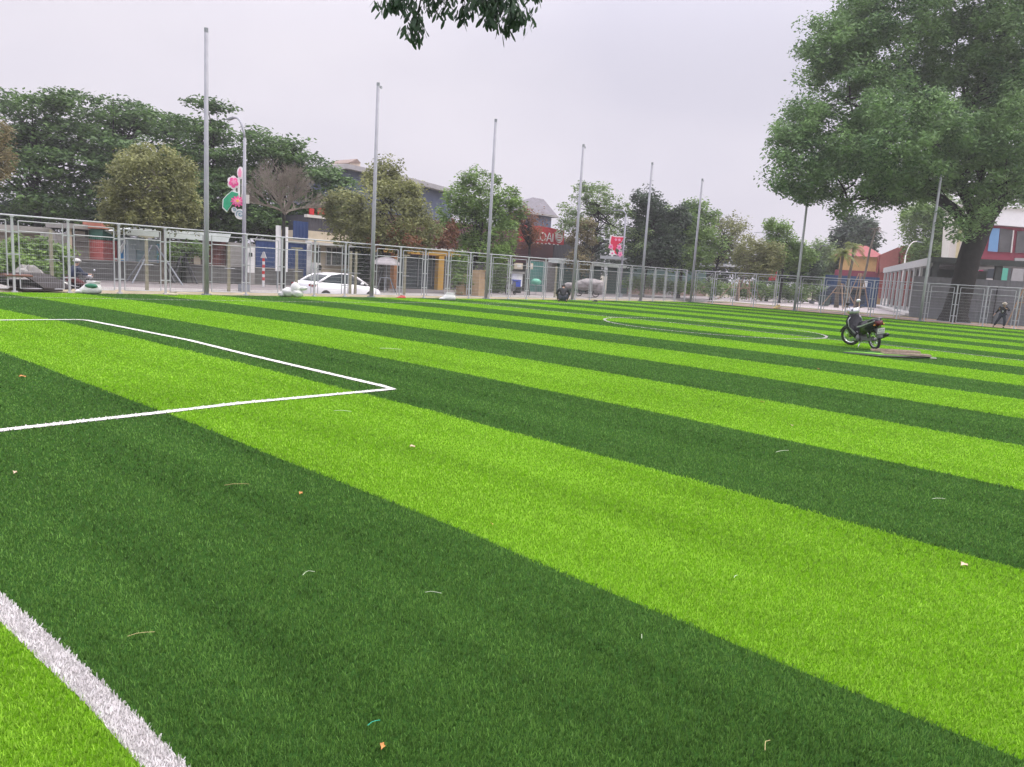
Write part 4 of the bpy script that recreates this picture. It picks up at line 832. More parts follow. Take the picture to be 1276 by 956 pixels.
# ------------------------------------------------------------------ palms and propped saplings
def palm(label, px, dep, z0, ztop_py, crown_r, seed, leaf, bk_, tr=.13, nf=26, lean=0, name='palm_tree'):
    b = DP(px, dep, z0); root = empty(name, b, 0, label, 'palm', 'palms and propped trees by the plaza'); rd = random.Random(seed)
    h_ = P(px, ztop_py, dep)[2]-z0; top = Vector((lean*RT[0], lean*RT[1], h_)); MB().tube(wiggle((0, 0, -.1), top, 4, .015, rd), [tr*1.4, tr, tr*.9, tr*.8, tr*.7], 9).build('trunk', bk_, root, True)
    V = []
    for i in range(nf):
        a = rd.uniform(0, 2*math.pi); e = rd.uniform(-.3, 1.3); d = Vector((math.cos(a), math.sin(a), 0)); L_ = crown_r*rd.uniform(.75, 1.1)
        pts = [top + d*(L_*t)*math.cos(e)**.5*1. + Vector((0, 0, math.sin(e)*L_*t - L_*.75*t*t)) for t in np.linspace(0, 1, 9)] if e > 0 else [top + d*(L_*t*.7) + Vector((0, 0, -L_*.9*t*t)) for t in np.linspace(0, 1, 9)]
        sd_ = Vector((-d.y, d.x, 0))
        for k in range(8):
            for sgn in (-1, 1):
                for q in (0, .5):
                    p0 = pts[k].lerp(pts[k+1], q); ll = crown_r*.28*(1-.08*k); tip = p0 + sd_*sgn*ll*.8 + (pts[k+1]-pts[k]).normalized()*ll*.5 - Vector((0, 0, ll*.45))
                    w2 = (pts[k+1]-pts[k])*.38; V += [p0-w2*.5, p0+w2*.5, tip+w2*.12, tip-w2*.12]
    me = npmesh('crown', np.array([tuple(v_) for v_ in V]), 4); link('crown', me, leaf, root); return root
def props(px, dep, z0, label, r=1.0, h=1.6, n=4, mat=wood):
    b = DP(px, dep, z0); root = empty('tree_props', b, .5, label, 'tree props', 'timber props around trees')
    for i in range(n):
        a = i*2*math.pi/n; MB().tube([(math.cos(a)*r, math.sin(a)*r, 0), (math.cos(a)*.14, math.sin(a)*.14, h)], .04, 6).build('prop', mat, root)
    q = .45; mb = MB()
    for i in range(n):
        a, c = i*2*math.pi/n, (i+1)*2*math.pi/n; mb.tube([(math.cos(a)*r*q, math.sin(a)*r*q, h*.6), (math.cos(c)*r*q, math.sin(c)*r*q, h*.6)], .035, 6)
    mb.build('tie_rail', mat, root)
palm('short yellow green palm left of the yellow house', 1045, 66, -.05, 316, 1.5, 1, lf_palm, bark_l, .16)
palm('yellow green palm in front of the yellow house', 1057, 68, -.05, 308, 1.4, 2, lf_palm, bark_l, .15)
tree('palm_like_tree', 'tall dusky blue green crown rising behind the yellow house and its palms', 1062, 366, 105, -.1, [(1060, 292, 20, 14), (1072, 284, 16, 12), (1078, 298, 14, 16), (1050, 302, 12, 12), (1064, 276, 14, 5)], lf_bluegreen, 130, 1.1, 70, .55, 91, .3, forks=6, shell=.3)
palm('leafless brown palm stem leaning right, tied to tall props', 1068, 62, -.05, 285, .8, 4, M('dry_frond', (.14, .11, .09), .9), bark_l, .1, nf=7, lean=.9)
props(1048, 66, -.05, 'timber props around the short palm', 1.5, 2.1); props(1070, 62, -.05, 'timber props around the leaning bare stem, behind the motorbike', 1.0, 3.0)
props(921, 68, -.05, 'low timber props around the leaning pale trunk', 1.7, 1.9, mat=wood); props(934, 72, -.05, 'low timber props just right of the leaning pale trunk', 1.3, 2.0); props(1277, 46, 0, 'timber props at the right edge beside the person in black', .8, 2.4)
props(192, 39.5, -.38, 'grey metal props around the round olive tree', 1.7, 2.0, mat=galv_dull); props(478, 47.5, -.38, 'dark metal props around the trunk by the parasol', .9, 1.5, mat=M('dark_metal', (.07, .07, .075), .5)); props(228, 42, -.38, 'dark props around the low small tree', .9, 1.5, mat=MATS['dark_metal'])

# ------------------------------------------------------------------ street lamps and their ornaments
def lamp(label, px, py_b, dep, z0, py_t, arm_px, arm_py, r=.09, mat=galv):
    b = DP(px, dep, z0); root = empty('street_lamp', b, 0, label, 'street lamp', 'street lamps'); loc = lambda a, c: Vector(P(a, c, dep))-Vector(b)
    h_ = loc(px, py_t).z; tp = Vector((0, 0, h_)); e = loc(arm_px, arm_py); m1 = Vector((0, 0, h_+.45*(e.z-h_)+.15)); 
    MB().tube([(0, 0, 0), (0, 0, h_*.5), tuple(tp)], [r, r*.85, r*.65], 10).build('pole', mat, root, True)
    pts = [tp]
    for i in range(1, 9):
        t = i/8; pts.append(Vector((e.x*t**1.3, e.y*t**1.3, h_ + (e.z-h_)*(1-(1-t)**2.2))))
    MB().tube(pts, r*.5, 8).build('arm', mat, root, True)
    d = Vector((e.x, e.y, 0)).normalized(); s_ = Vector((-d.y, d.x, 0))*.12; h1 = e + d*.75
    MB().hexa([e-s_*.5-Vector((0,0,.04)), h1-s_-Vector((0,0,.05)), h1+s_-Vector((0,0,.05)), e+s_*.5-Vector((0,0,.04)), e-s_*.5+Vector((0,0,.06)), h1-s_+Vector((0,0,.01)), h1+s_+Vector((0,0,.01)), e+s_*.5+Vector((0,0,.06))]).build('lamp_head', galv_dull, root)
    MB().box(-.2, .2, -.2, .2, -.02, .35).build('base', galv_dull, root); return root
lamp('grey street lamp carrying the lotus ornament', 304, 366, 37.5, -.4, 175, 291, 147, .11)
lamp('grey street lamp carrying the red ornament', 774, 368, 66, -.4, 268, 771, 262, .11)
lamp('dark double street lamp left of the yellow house', 1014, 372, 76, -.1, 318, 1026, 306, .09, M('dark_pole', (.05, .05, .05), .5))
lamp('pale curved street lamp in front of the brick red building', 1122, 380, 66, -.05, 318, 1142, 301, .09, offwhite)
lamp('small far street lamp above the green trees, pointing left', 955, 372, 120, -.2, 298, 946, 290, .1)
def flat(fc, pts, d0, d1, mat, name, parent, ox=0, oz=0):
    return MB().prism([(u+ox, v+oz) for u, v in pts], d0, d1, lambda u, v, d: (u, d, v)).build(name, mat, parent)
def petals(n, r0, r1, a0=0, sq=1., cx=0, cz=0, k=6):
    out_ = []
    for i in range(n*k):
        a = a0+2*math.pi*i/(n*k); t = abs(math.sin(math.pi*(i % k)/k)); rr = r0+(r1-r0)*t; out_.append((cx+rr*math.cos(a), cz+rr*sq*math.sin(a)))
    return out_
azv = math.atan2(RT[1], RT[0])
def ell(cx, cz, rx, rz, n=20, a0=0, a1=2*math.pi): return [(cx+rx*math.cos(a0+(a1-a0)*i/n), cz+rz*math.sin(a0+(a1-a0)*i/n)) for i in range(n)]
pink = M('lotus_pink', (.80, .10, .32), .5, .12, 4); pink_l = M('lotus_light_pink', (.85, .33, .50), .5); lotus_g = M('lotus_green', (.03, .33, .17), .5, .15, 4); hot = M('lotus_red', (.72, .03, .09), .5); yel = M('lotus_yellow', (.85, .55, .08), .5)
def lotus():
    dep = 37.3; b = P(291, 240, dep); root = empty('lotus_ornament', tuple(b), azv+.35, 'lotus flower ornament in pink and green fixed to the street lamp', 'ornament'); s = dep/FOC*1.05
    q = lambda x_, y_: ((x_-291)*s, (240-y_)*s)
    def dd(pts, d, mat, nm, grow=0):
        return MB().prism(pts, d-.03, d+.03, lambda u, v, w2: (u, w2, v)).build(nm, mat, root)
    # white backing shapes with real thickness
    def back(pts): return MB().prism(pts, .0, .16, lambda u, v, w2: (u, w2, v)).build('backing', white, root)
    c = q(299, 216.5); back(ell(*c, .18, .30)); dd([(c[0]-.1, c[1]-.2), (c[0]-.14, c[1]), (c[0]-.04, c[1]+.24), (c[0]+.04, c[1]+.05), (c[0]+.02, c[1]-.2)], -.02, pink_l, 'bud')
    c = q(291, 228.5); back(petals(6, .26, .31, cx=c[0], cz=c[1], sq=1.1)); dd(petals(5, .17, .24, .3, 1.1, *c), -.02, pink, 'blossom'); dd(petals(5, .06, .14, .1, 1., c[0]+.02, c[1]+.03), -.06, pink_l, 'blossom_heart')
    for x_, y0, y1 in ((297, 222, 243), (301.5, 222, 243), (292, 235, 243)): a, z1 = q(x_, y0); _, z0 = q(x_, y1); MB().box(a-.06, a+.06, .02, .12, z0, z1).build('stem', white, root)
    g = [q(*p_) for p_ in ((279.5, 258), (280, 249), (284, 244), (289, 239), (296, 240.5), (297, 246), (290, 252), (284, 262))]; gb = [(u*1.0+(u-q(287, 250)[0])*.14, v+(v-q(287, 250)[1])*.12) for u, v in g]; back(gb); dd(g, -.02, lotus_g, 'leaf')
    c = q(295.5, 250); dd(petals(11, .19, .33, .1, .85, *c), -.07, pink, 'flower'); dd(petals(9, .10, .2, .3, .8, *c), -.12, pink_l, 'flower_inner'); dd(ell(c[0], c[1]+.02, .07, .06), -.17, yel, 'flower_heart')
    c = q(298.5, 264.5); back(ell(*c, .26, .26)); sp = MB(); sp.tube([(c[0]+.02*k*math.cos(k*.55)*.55, -.03, c[1]+.02*k*math.sin(k*.55)*.55) for k in range(2, 19)], .022, 6); c2 = q(292, 260); back(ell(*c2, .14, .14)); sp.tube([(c2[0]+.012*k*math.cos(k*.6)*.5, -.03, c2[1]+.012*k*math.sin(k*.6)*.5) for k in range(2, 16)], .016, 6); sp.build('scroll', M('scroll_teal', (.15, .33, .40), .5), root)
    a, z = q(304, 246); MB().box(a-.18, a+.2, -.02, .3, z-.22, z+.2).build('mount_box', offwhite, root)
    MB().tube([(q(299, 231)[0], .08, q(299, 231)[1]), (q(306.5, 228)[0], .08, q(306, 228)[1])], .025, 6).build('bracket', galv_dull, root)
lotus()
def red_ornament():
    dep = 65.5; b = P(768, 306, dep); root = empty('red_ornament', tuple(b), azv+.2, 'red ribbon and pink blossom ornament fixed to the far street lamp', 'ornament'); s = dep/FOC
    q = lambda x_, y_: ((x_-768)*s, (306-y_)*s)
    pts = [q(*p_) for p_ in ((761, 295), (766, 296), (777, 295.5), (774, 302), (769, 305), (767, 312), (770, 317), (766, 316), (763, 309), (760, 303))]
    MB().prism([(u*1.15, v*1.12) for u, v in pts], .0, .15, lambda u, v, d: (u, d, v)).build('backing', white, root)
    MB().prism(pts, -.05, -.01, lambda u, v, d: (u, d, v)).build('ribbon', hot, root)
    for x_, y_, r_2 in ((760.5, 308, .24), (771.5, 308, .26), (773.5, 316.5, .26), (763, 316, .3)):
        c = q(x_, y_); mt = pink_l if y_ != 316 else white
        MB().prism(petals(5, r_2*.6, r_2, .4, 1., *c), -.1, -.06, lambda u, v, d: (u, d, v)).build('blossom', mt, root); MB().prism(ell(c[0], c[1], .08, .08), -.14, -.105, lambda u, v, d: (u, d, v)).build('blossom_heart', pink, root)
    for x_ in (766.5, 771): MB().prism(petals(5, .06, .13, 0, 1., *q(x_, 299)), -.1, -.06, lambda u, v, d: (u, d, v)).build('small_blossom', pink_l, root)
    MB().box(q(776, 313)[0]-.1, q(777, 313)[0]+.1, .02, .15, q(775, 314)[1], q(775, 311)[1]).build('mount', offwhite, root)
red_ornament()

# striped marker post
def marker():
    dep = 43.5; b = DP(328.6, dep, -.38); root = empty('marker_post', b, azv, 'red and white striped marker post with a grey triangular cap', 'marker post'); top = P(329, 316, dep)[2]+.38
    n = 9; zc = (top*.86)/n
    MB().tube([(0, 0, 0), (0, 0, top*.86)], .075, 12).build('post', white, root)
    for i in range(n-1, 0, -2): MB().tube([(0, 0, zc*i), (0, 0, zc*(i+1)-.002)], .079, 12).build('red_band', M('band_red', (.6, .04, .04), .5), root)
    MB().prism([(-.17, top*.86), (.17, top*.86), (.03, top+.1), (-.03, top+.1)], -.06, .06, lambda u, v, d: (u, d, v)).build('cap', M('cap_grey', (.5, .5, .5), .6), root)
marker()
# red flag
p = DP(961, 72, -.1); root = empty('red_flag', p, azv, 'small red flag on a thin white pole in front of the dark round tree', 'flag'); h_ = P(961, 337, 72)[2]+.1
MB().tube([(.45, 0, 0), (.45, 0, h_+.3)], .03, 6).build('pole', offwhite, root); MB().prism([(-.3, h_-1.0), (.42, h_-.9), (.42, h_), (.1, h_+.2), (-.25, h_-.1)], -.02, .02, lambda u, v, d: (u, d, v)).build('cloth', M('flag_red', (.75, .08, .12), .7), root)

# ------------------------------------------------------------------ white car
def car():
    a = atY(387, 355, 31.6); x0 = a[0]; L_ = 4.55; root = empty('white_car', (x0, 32.4, -.68), 0, 'white saloon car seen from its rear left side behind the fence', 'car')
    wp = M('car_white', (.80, .80, .80), .25, .03, 1, spec=.6)
    # lower body: stations along x : (x, halfwidth, z_bottom, z_belt)
    st = [(0, .72, .45, .80), (.06, .80, .30, .96), (.35, .87, .25, 1.02), (.9, .90, .2, 1.00), (1.6, .91, .2, .96), (2.6, .91, .2, .93), (3.3, .90, .2, .90), (3.9, .88, .2, .82), (4.35, .80, .25, .70), (4.55, .66, .35, .58)]
    secs = [[(x, -w_*.93, zb), (x, -w_, zb+.14), (x, -w_*1.0, (zb+zt)/2+.06), (x, -w_*.94, zt-.05), (x, -w_*.82, zt), (x, w_*.82, zt), (x, w_*.94, zt-.05), (x, w_, (zb+zt)/2+.06), (x, w_, zb+.14), (x, w_*.93, zb)] for x, w_, zb, zt in st]
    MB().loft(secs).build('body', wp, root, True)
    gs = [(.55, .70, 1.0, 1.02), (1.25, .70, .95, 1.36), (1.8, .68, .93, 1.45), (2.4, .67, .92, 1.44), (2.9, .69, .9, 1.30), (3.45, .76, .88, .92)]
    MB().loft([[(x, -w_*1.12, z0), (x, -w_, z1-.02), (x, -w_*.8, z1), (x, w_*.8, z1), (x, w_, z1-.02), (x, w_*1.12, z0)] for x, w_, z0, z1 in gs]).build('windows', glass_d, root, False)
    MB().loft([[(x, -w_*1.02, z1-.06), (x, -w_*.95, z1+.004), (x, w_*.95, z1+.004), (x, w_*1.02, z1-.06)] for x, w_, z1 in ((1.22, .68, 1.37), (1.8, .67, 1.47), (2.4, .66, 1.46), (2.72, .67, 1.37))]).build('roof', wp, root, True)
    for sy in (-1, 1):
        for pts in ([(.5, .80, 1.0), (.8, .775, 1.17), (1.2, .71, 1.36)], [(2.7, .70, 1.37), (3.1, .76, 1.15), (3.5, .84, .92)]):
            MB().tube([(x, sy*y_, z) for x, y_, z in pts], [.06, .055, .05], 8).build('pillar', wp, root, True)
        MB().tube([(2.0, sy*.81, .95), (2.0, sy*.71, 1.42)], .025, 6).build('door_post', black, root)
        MB().ball((3.0, sy*1.02, .99), .09, .10, .07).build('wing_mirror', wp, root, True)
        MB().box(-.01 if sy > 0 else .0, .3, sy*.62 if sy < 0 else .62, sy*.86 if sy < 0 else .86, .78, .90).build('tail_light', M('tail_red', (.25, .02, .03), .3), root, bevel=.02)
        for x in (.85, 3.65):
            wh = MB().torus((x, sy*.84, .32), (0, 1, 0), .23, .095, 24, 8).build('tyre', rubber, root, True); MB().tube([(x, sy*.80, .32), (x, sy*.91, .32)], .2, 16).build('rim', galv, wh)
        MB().box(1.1, 3.5, sy*.925-.01, sy*.925+.01, .30, .34).build('sill_trim', black, root)
        MB().box(1.95, 2.1, sy*.93-.012, sy*.93+.012, .76, .79).build('door_handle', galv, root)
    MB().box(-.03, .03, -.26, .26, .62, .74).build('number_plate', offwhite, root); MB().box(-.02, .2, -.6, .6, .3, .42).build('bumper_insert', black, root)
car()

# ------------------------------------------------------------------ sacks, boards, small rubbish along the fence
def sack(px, py, w_, h_, label, mat, seed, inner=None, name='white_sack', z=0):
    g = gnd(px, py, z); root = empty(name, tuple(g), azv, label, 'sack' if 'sack' in name else 'bag'); mb = MB()
    rd = random.Random(seed)
    n = 14
    mb.v = []
    prof = [(0, .45, 0), (.06, .62, .12), (.2, .62, .35), (.32, .5, .62), (.4, .34, .85), (.44, .42, 1.0)]
    secs = []
    for t, r, z_ in prof: secs.append([(w_*(r*math.cos(2*math.pi*j/n)*(1+rd.uniform(-.09, .09)) + .45*z_*(.6 if inner else .5)), w_*.6*r*math.sin(2*math.pi*j/n)*(1+rd.uniform(-.09, .09)), h_*z_+rd.uniform(-.02, .02)*h_) for j in range(n)])
    mb.loft(secs); mb.build('bag', mat, root, True)
    mb = MB(); mb.ball((-w_*.35, -.02, h_*.13), w_*.42, w_*.3, h_*.2, 12, 7, .25, seed+1); mb.build('slack', mat, root, True)
    if inner: MB().ball((w_*.25, -w_*.2, h_*.62), w_*.36, w_*.2, h_*.2, 12, 7, .15, seed+2).build('lining', inner, root, True)
    return root
sackw = M('sack_white', (.62, .62, .60), .7, .12, 12, bump=.6, bscale=15)
sack(111, 366, .55, .40, 'open white sack with a green lining lying against the fence', sackw, 1, M('sack_green', (.03, .16, .09), .7))
g = gnd(364, 370.5); r_s = empty('white_sack', tuple(g), azv, 'crumpled white sack slumped behind the boot of the white car', 'sack')
mb = MB()
for i, q in enumerate(((-.12, 0, .18, .26, .2, .18), (.12, 0, .32, .19, .16, .24), (.18, 0, .16, .24, .2, .16), (-.34, 0, .1, .2, .15, .1), (.36, .02, .36, .2, .1, .08))): mb.ball(q[:3], q[3], q[4], q[5], 14, 9, .28, 40+i)
mb.build('bag', sackw, r_s, True)
sack(558, 374, .52, .34, 'plump white sack leaning on a stone right of the cafe', sackw, 3)
sack(213, 368, .32, .12, 'small flat beige bag at the foot of the fence below the olive tree', M('bag_beige', (.5, .44, .34), .8, .15, 10), 4, name='flat_bag')
sack(968, 385, .35, .3, 'small yellow bag lying by the right hand fence', M('bag_yellow', (.62, .48, .2), .7, .15, 10), 5, name='yellow_bag')
sack(500, 371.5, .28, .12, 'small red bag lying under the fence in front of the cafe', M('bag_red', (.6, .1, .09), .6, .15, 10), 6, name='red_bag')
sack(741, 376, .26, .1, 'tiny black bag on the turf edge right of the fourth pole', black, 7, name='black_bag')
def boards():
    mt = M('dark_board', (.025, .02, .018), .8, .35, 2); rd = random.Random(6)
    for i, (px, py, ln, w_, tilt, rz, z_, lb) in enumerate([(30, 360, 2.6, 1.1, .06, azv, .16, 'lowest dark sheet of the pile behind the left end of the fence'), (45, 357, 2.2, .9, .16, azv+.15, .30, 'dark curved sheet lying on top of the pile'), (12, 356, 2.0, .7, -.05, azv-.12, .42, 'dark reddish sheet at the far left of the pile')]):
        g = gnd(px, py-2, 0); g[1] = 27.0-.12*i; p_ = atY(px, py, g[1]); root = empty('dark_sheet', (p_[0], g[1], 0), rz-.6, lb, 'sheet'); mb = MB(); n = 10; secs = []
        for k in range(n+1):
            t = k/n-.5; zz = z_ + tilt*ln*(-t) - .5*tilt*abs(t) + (.16*math.cos(t*3.) if i == 1 else .03*math.sin(k)); zz = max(.03, zz); secs.append([(t*ln, -w_/2, zz-.02), (t*ln, w_/2, zz-.02), (t*ln, w_/2, zz+.02), (t*ln, -w_/2, zz+.02)])
        mb.loft(secs).build('sheet', mt if i != 2 else M('rust_board', (.14, .07, .05), .8, .3, 2), root)
    g = atY(36, 344, 28.6); root = empty('rubble_heap', (g[0], 28.6, -.3), 0, 'grey heap of rubble behind the dark sheets', 'heap'); MB().ball((0, 0, .3), .55, .4, .7, 14, 9, .3, 3).build('rubble', conc, root)
boards()

# ------------------------------------------------------------------ people
def skin(name, pts, edges, mat, parent, sub=2):
    me = bpy.data.meshes.new(name); me.from_pydata([p_[:3] for p_ in pts], edges, []); o = bpy.data.objects.new(name, me); C.objects.link(o)
    md = o.modifiers.new('skin', 'SKIN'); md.use_smooth_shade = True
    for i, p_ in enumerate(pts):
        sv = me.skin_vertices[0].data[i]; sv.radius = (p_[3], p_[4] if len(p_) > 4 else p_[3]); sv.use_root = (i == 0)
    sb = o.modifiers.new('sub', 'SUBSURF'); sb.levels = sub; sb.render_levels = sub
    bpy.context.view_layer.update(); m2 = bpy.data.meshes.new_from_object(o.evaluated_get(bpy.context.evaluated_depsgraph_get())); bpy.data.objects.remove(o)
    m2.name = name; m2.shade_smooth(); return link(name, m2, mat, parent)
skinm = M('skin', (.42, .26, .18), .6, .08, 5)
def person(label, loc, rz, J, shirt, trousers, hairm, scale=1., hat=None, extra=None, fat=1.12):
    """J: joint dictionary in metres, x forward, y left, z up"""
    root = empty('person', loc, rz, label, 'person'); root.scale = (scale,)*3
    V = lambda k: Vector(J[k])
    pts = []; ed = []; ix = {}
    def add(k, p_, r, par=None):
        ix[k] = len(pts); pts.append((*p_, r)); 
        if par is not None: ed.append((ix[par], ix[k]))
    add('pelvis', V('pelvis'), .11); add('chest', V('chest'), .125, 'pelvis'); add('neck', V('neck'), .05, 'chest'); add('headb', V('neck').lerp(V('head'), .45), .062, 'neck'); add('head', V('head'), .088, 'headb'); add('crown', V('head')+(V('head')-V('neck')).normalized()*.09, .06, 'head')
    f_ = Vector(J.get('face', (1, 0, 0))).normalized()
    for s_, y_ in (('L', 1), ('R', -1)):
        add('sh'+s_, V('sh'+s_), .052, 'chest'); add('el'+s_, V('el'+s_), .04, 'sh'+s_); add('wr'+s_, V('wr'+s_), .026, 'el'+s_)
        d = (V('wr'+s_)-V('el'+s_)).normalized(); add('pm'+s_, V('wr'+s_)+d*.06, .034, 'wr'+s_); sd_ = d.cross(Vector((0, 0, 1))); sd_ = sd_.normalized() if sd_.length > .1 else Vector((0, 1, 0))
        for q in range(4):
            o_ = V('pm'+s_) if False else V('wr'+s_)+d*.085+sd_*(.022*(q-1.5)); ln = (.06, .07, .075, .055)[q]; add(f'f{s_}{q}a', o_, .010, 'pm'+s_); add(f'f{s_}{q}b', o_+d*ln*.6+Vector((0, 0, -.008)), .009, f'f{s_}{q}a'); add(f'f{s_}{q}c', o_+d*ln*.9+Vector((0, 0, -.028)), .007, f'f{s_}{q}b')
        add(f't{s_}a', V('wr'+s_)+d*.04+sd_*.045, .011, 'wr'+s_); add(f't{s_}b', V('wr'+s_)+d*.085+sd_*.055, .009, f't{s_}a')
        add('hip'+s_, V('hip'+s_), .082, 'pelvis'); add('kn'+s_, V('kn'+s_), .055, 'hip'+s_); add('an'+s_, V('an'+s_), .036, 'kn'+s_); add('to'+s_, V('an'+s_)+Vector(J.get('toe'+s_, (.15, 0, -.05))), .035, 'an'+s_)
    body = skin('body', pts, ed, skinm, root)
    # face: nose, eyes, mouth, ears
    h = V('head'); sd_ = f_.cross(Vector((0, 0, 1))).normalized(); upv = sd_.cross(f_)
    mb = MB().ball(h+f_*.095-upv*.01, .012, .012, .018, 8, 6)
    for q in (-1, 1): mb.ball(h+sd_*q*.09, .012, .02, .03, 8, 6)
    mb.build('nose_and_ears', skinm, root, True)
    mb = MB()
    for q in (-1, 1): mb.ball(h+f_*.083+sd_*q*.032+upv*.02, .010, .010, .008, 8, 6)
    mb.ball(h+f_*.083-upv*.045, .010, .022, .006, 8, 6); mb.build('eyes_and_mouth', M('dark_feature', (.04, .02, .02), .6), root, True)
    # hair
    c = h-f_*.012+upv*.03; MB().ball(c, .102, .098, .088, 14, 9, .05, 2).build('hair', hairm, root, True)
    if hat:
        t = MB().ball(c+upv*.03, .118, .115, .085, 14, 8).torus(c+upv*.02, upv, .135, .018, 20, 6); t.build('hat', hat, root, True)
    sh = []; se = []
    for i, (k, r) in enumerate((('pelvis', .135), ('chest', .15), ('neck', .062))): sh.append((*(V(k) if k != 'neck' else V('chest').lerp(V('neck'), .75)), r*fat)); se += [(i-1, i)] if i else []
    for s_ in 'LR':
        b = len(sh); sh.append((*V('sh'+s_), .078*fat)); se.append((1, b)); sh.append((*V('el'+s_), .062*fat)); se.append((b, b+1)); en = V('el'+s_).lerp(V('wr'+s_), .85 if not J.get('short') else .05); sh.append((*en, .045*fat)); se.append((b+1, b+2))
    skin('shirt', sh, se, shirt, root)
    tr = [(*V('pelvis'), .14*fat)]; te = []
    for s_ in 'LR':
        b = len(tr); tr += [(*V('hip'+s_), .11*fat), (*V('kn'+s_), .085*fat), (*V('kn'+s_).lerp(V('an'+s_), .9), .064*fat)]; te += [(0, b), (b, b+1), (b+1, b+2)]
    skin('trousers', tr, te, trousers, root)
    for s_ in 'LR':
        a = V('an'+s_); t = Vector(J.get('toe'+s_, (.15, 0, -.05))); skin('shoe', [(*(a+Vector((-.02, 0, -.03))), .05), (*(a+t*.6+Vector((0, 0, -.01))), .052), (*(a+t*1.1), .04)], [(0, 1), (1, 2)], black, root, 1)
    if extra: extra(root)
    return root
blk = M('black_cloth', (.018, .019, .021), .8, .3, 8); dgr = M('dark_trousers', (.03, .035, .045), .85, .3, 8); hair = M('black_hair', (.012, .010, .009), .6)
# bending figure by the right fence, walking left, looking down
g = gnd(1247, 408.5); vd = math.atan2(-g[1], -g[0])
def chestmark(r):
    MB().tube([(.19, .06, 1.12), (.2, .02, 1.08), (.2, -.03, 1.02)], .014, 6).tube([(.2, .02, 1.15), (.2, -.02, 1.10)], .012, 6).build('white_print', white, r, True)
person('person in black clothes and a pale cap, walking by the right hand fence', (g[0], g[1], 0), vd-.2,
       dict(pelvis=(0, 0, .88), chest=(.10, .02, 1.22), neck=(.15, .04, 1.42), head=(.19, .05, 1.55), face=(1, .3, -.4), shL=(.10, .2, 1.34), shR=(.11, -.17, 1.33), elL=(.14, .38, 1.14), elR=(.06, -.30, 1.10), wrL=(.26, .20, 1.28), wrR=(.14, -.42, .90),
            hipL=(0, .1, .84), hipR=(0, -.1, .84), knL=(.08, .16, .46), knR=(.10, -.22, .48), anL=(.0, .16, .08), anR=(-.02, -.42, .10)), blk, dgr, hair, .84, M('pale_cap', (.45, .40, .33), .8), chestmark)
# squatting person seen from behind, in front of the far fence
g = gnd(701, 376.3); vd = math.atan2(g[1], g[0])
person('person in a dark shirt squatting with back turned at the far turf edge', (g[0], g[1], 0), vd,
       dict(pelvis=(-.05, 0, .24), chest=(.16, 0, .56), neck=(.26, 0, .73), head=(.34, 0, .82), face=(1, 0, -.5), shL=(.17, .2, .66), shR=(.17, -.2, .66), elL=(.22, .36, .42), elR=(.22, -.36, .42), wrL=(.42, .30, .18), wrR=(.42, -.28, .2),
            hipL=(-.02, .1, .22), hipR=(-.02, -.1, .22), knL=(.40, .26, .42), knR=(.40, -.26, .42), anL=(.08, .2, .08), anR=(.08, -.2, .08), short=1), blk, dgr, hair, .98)

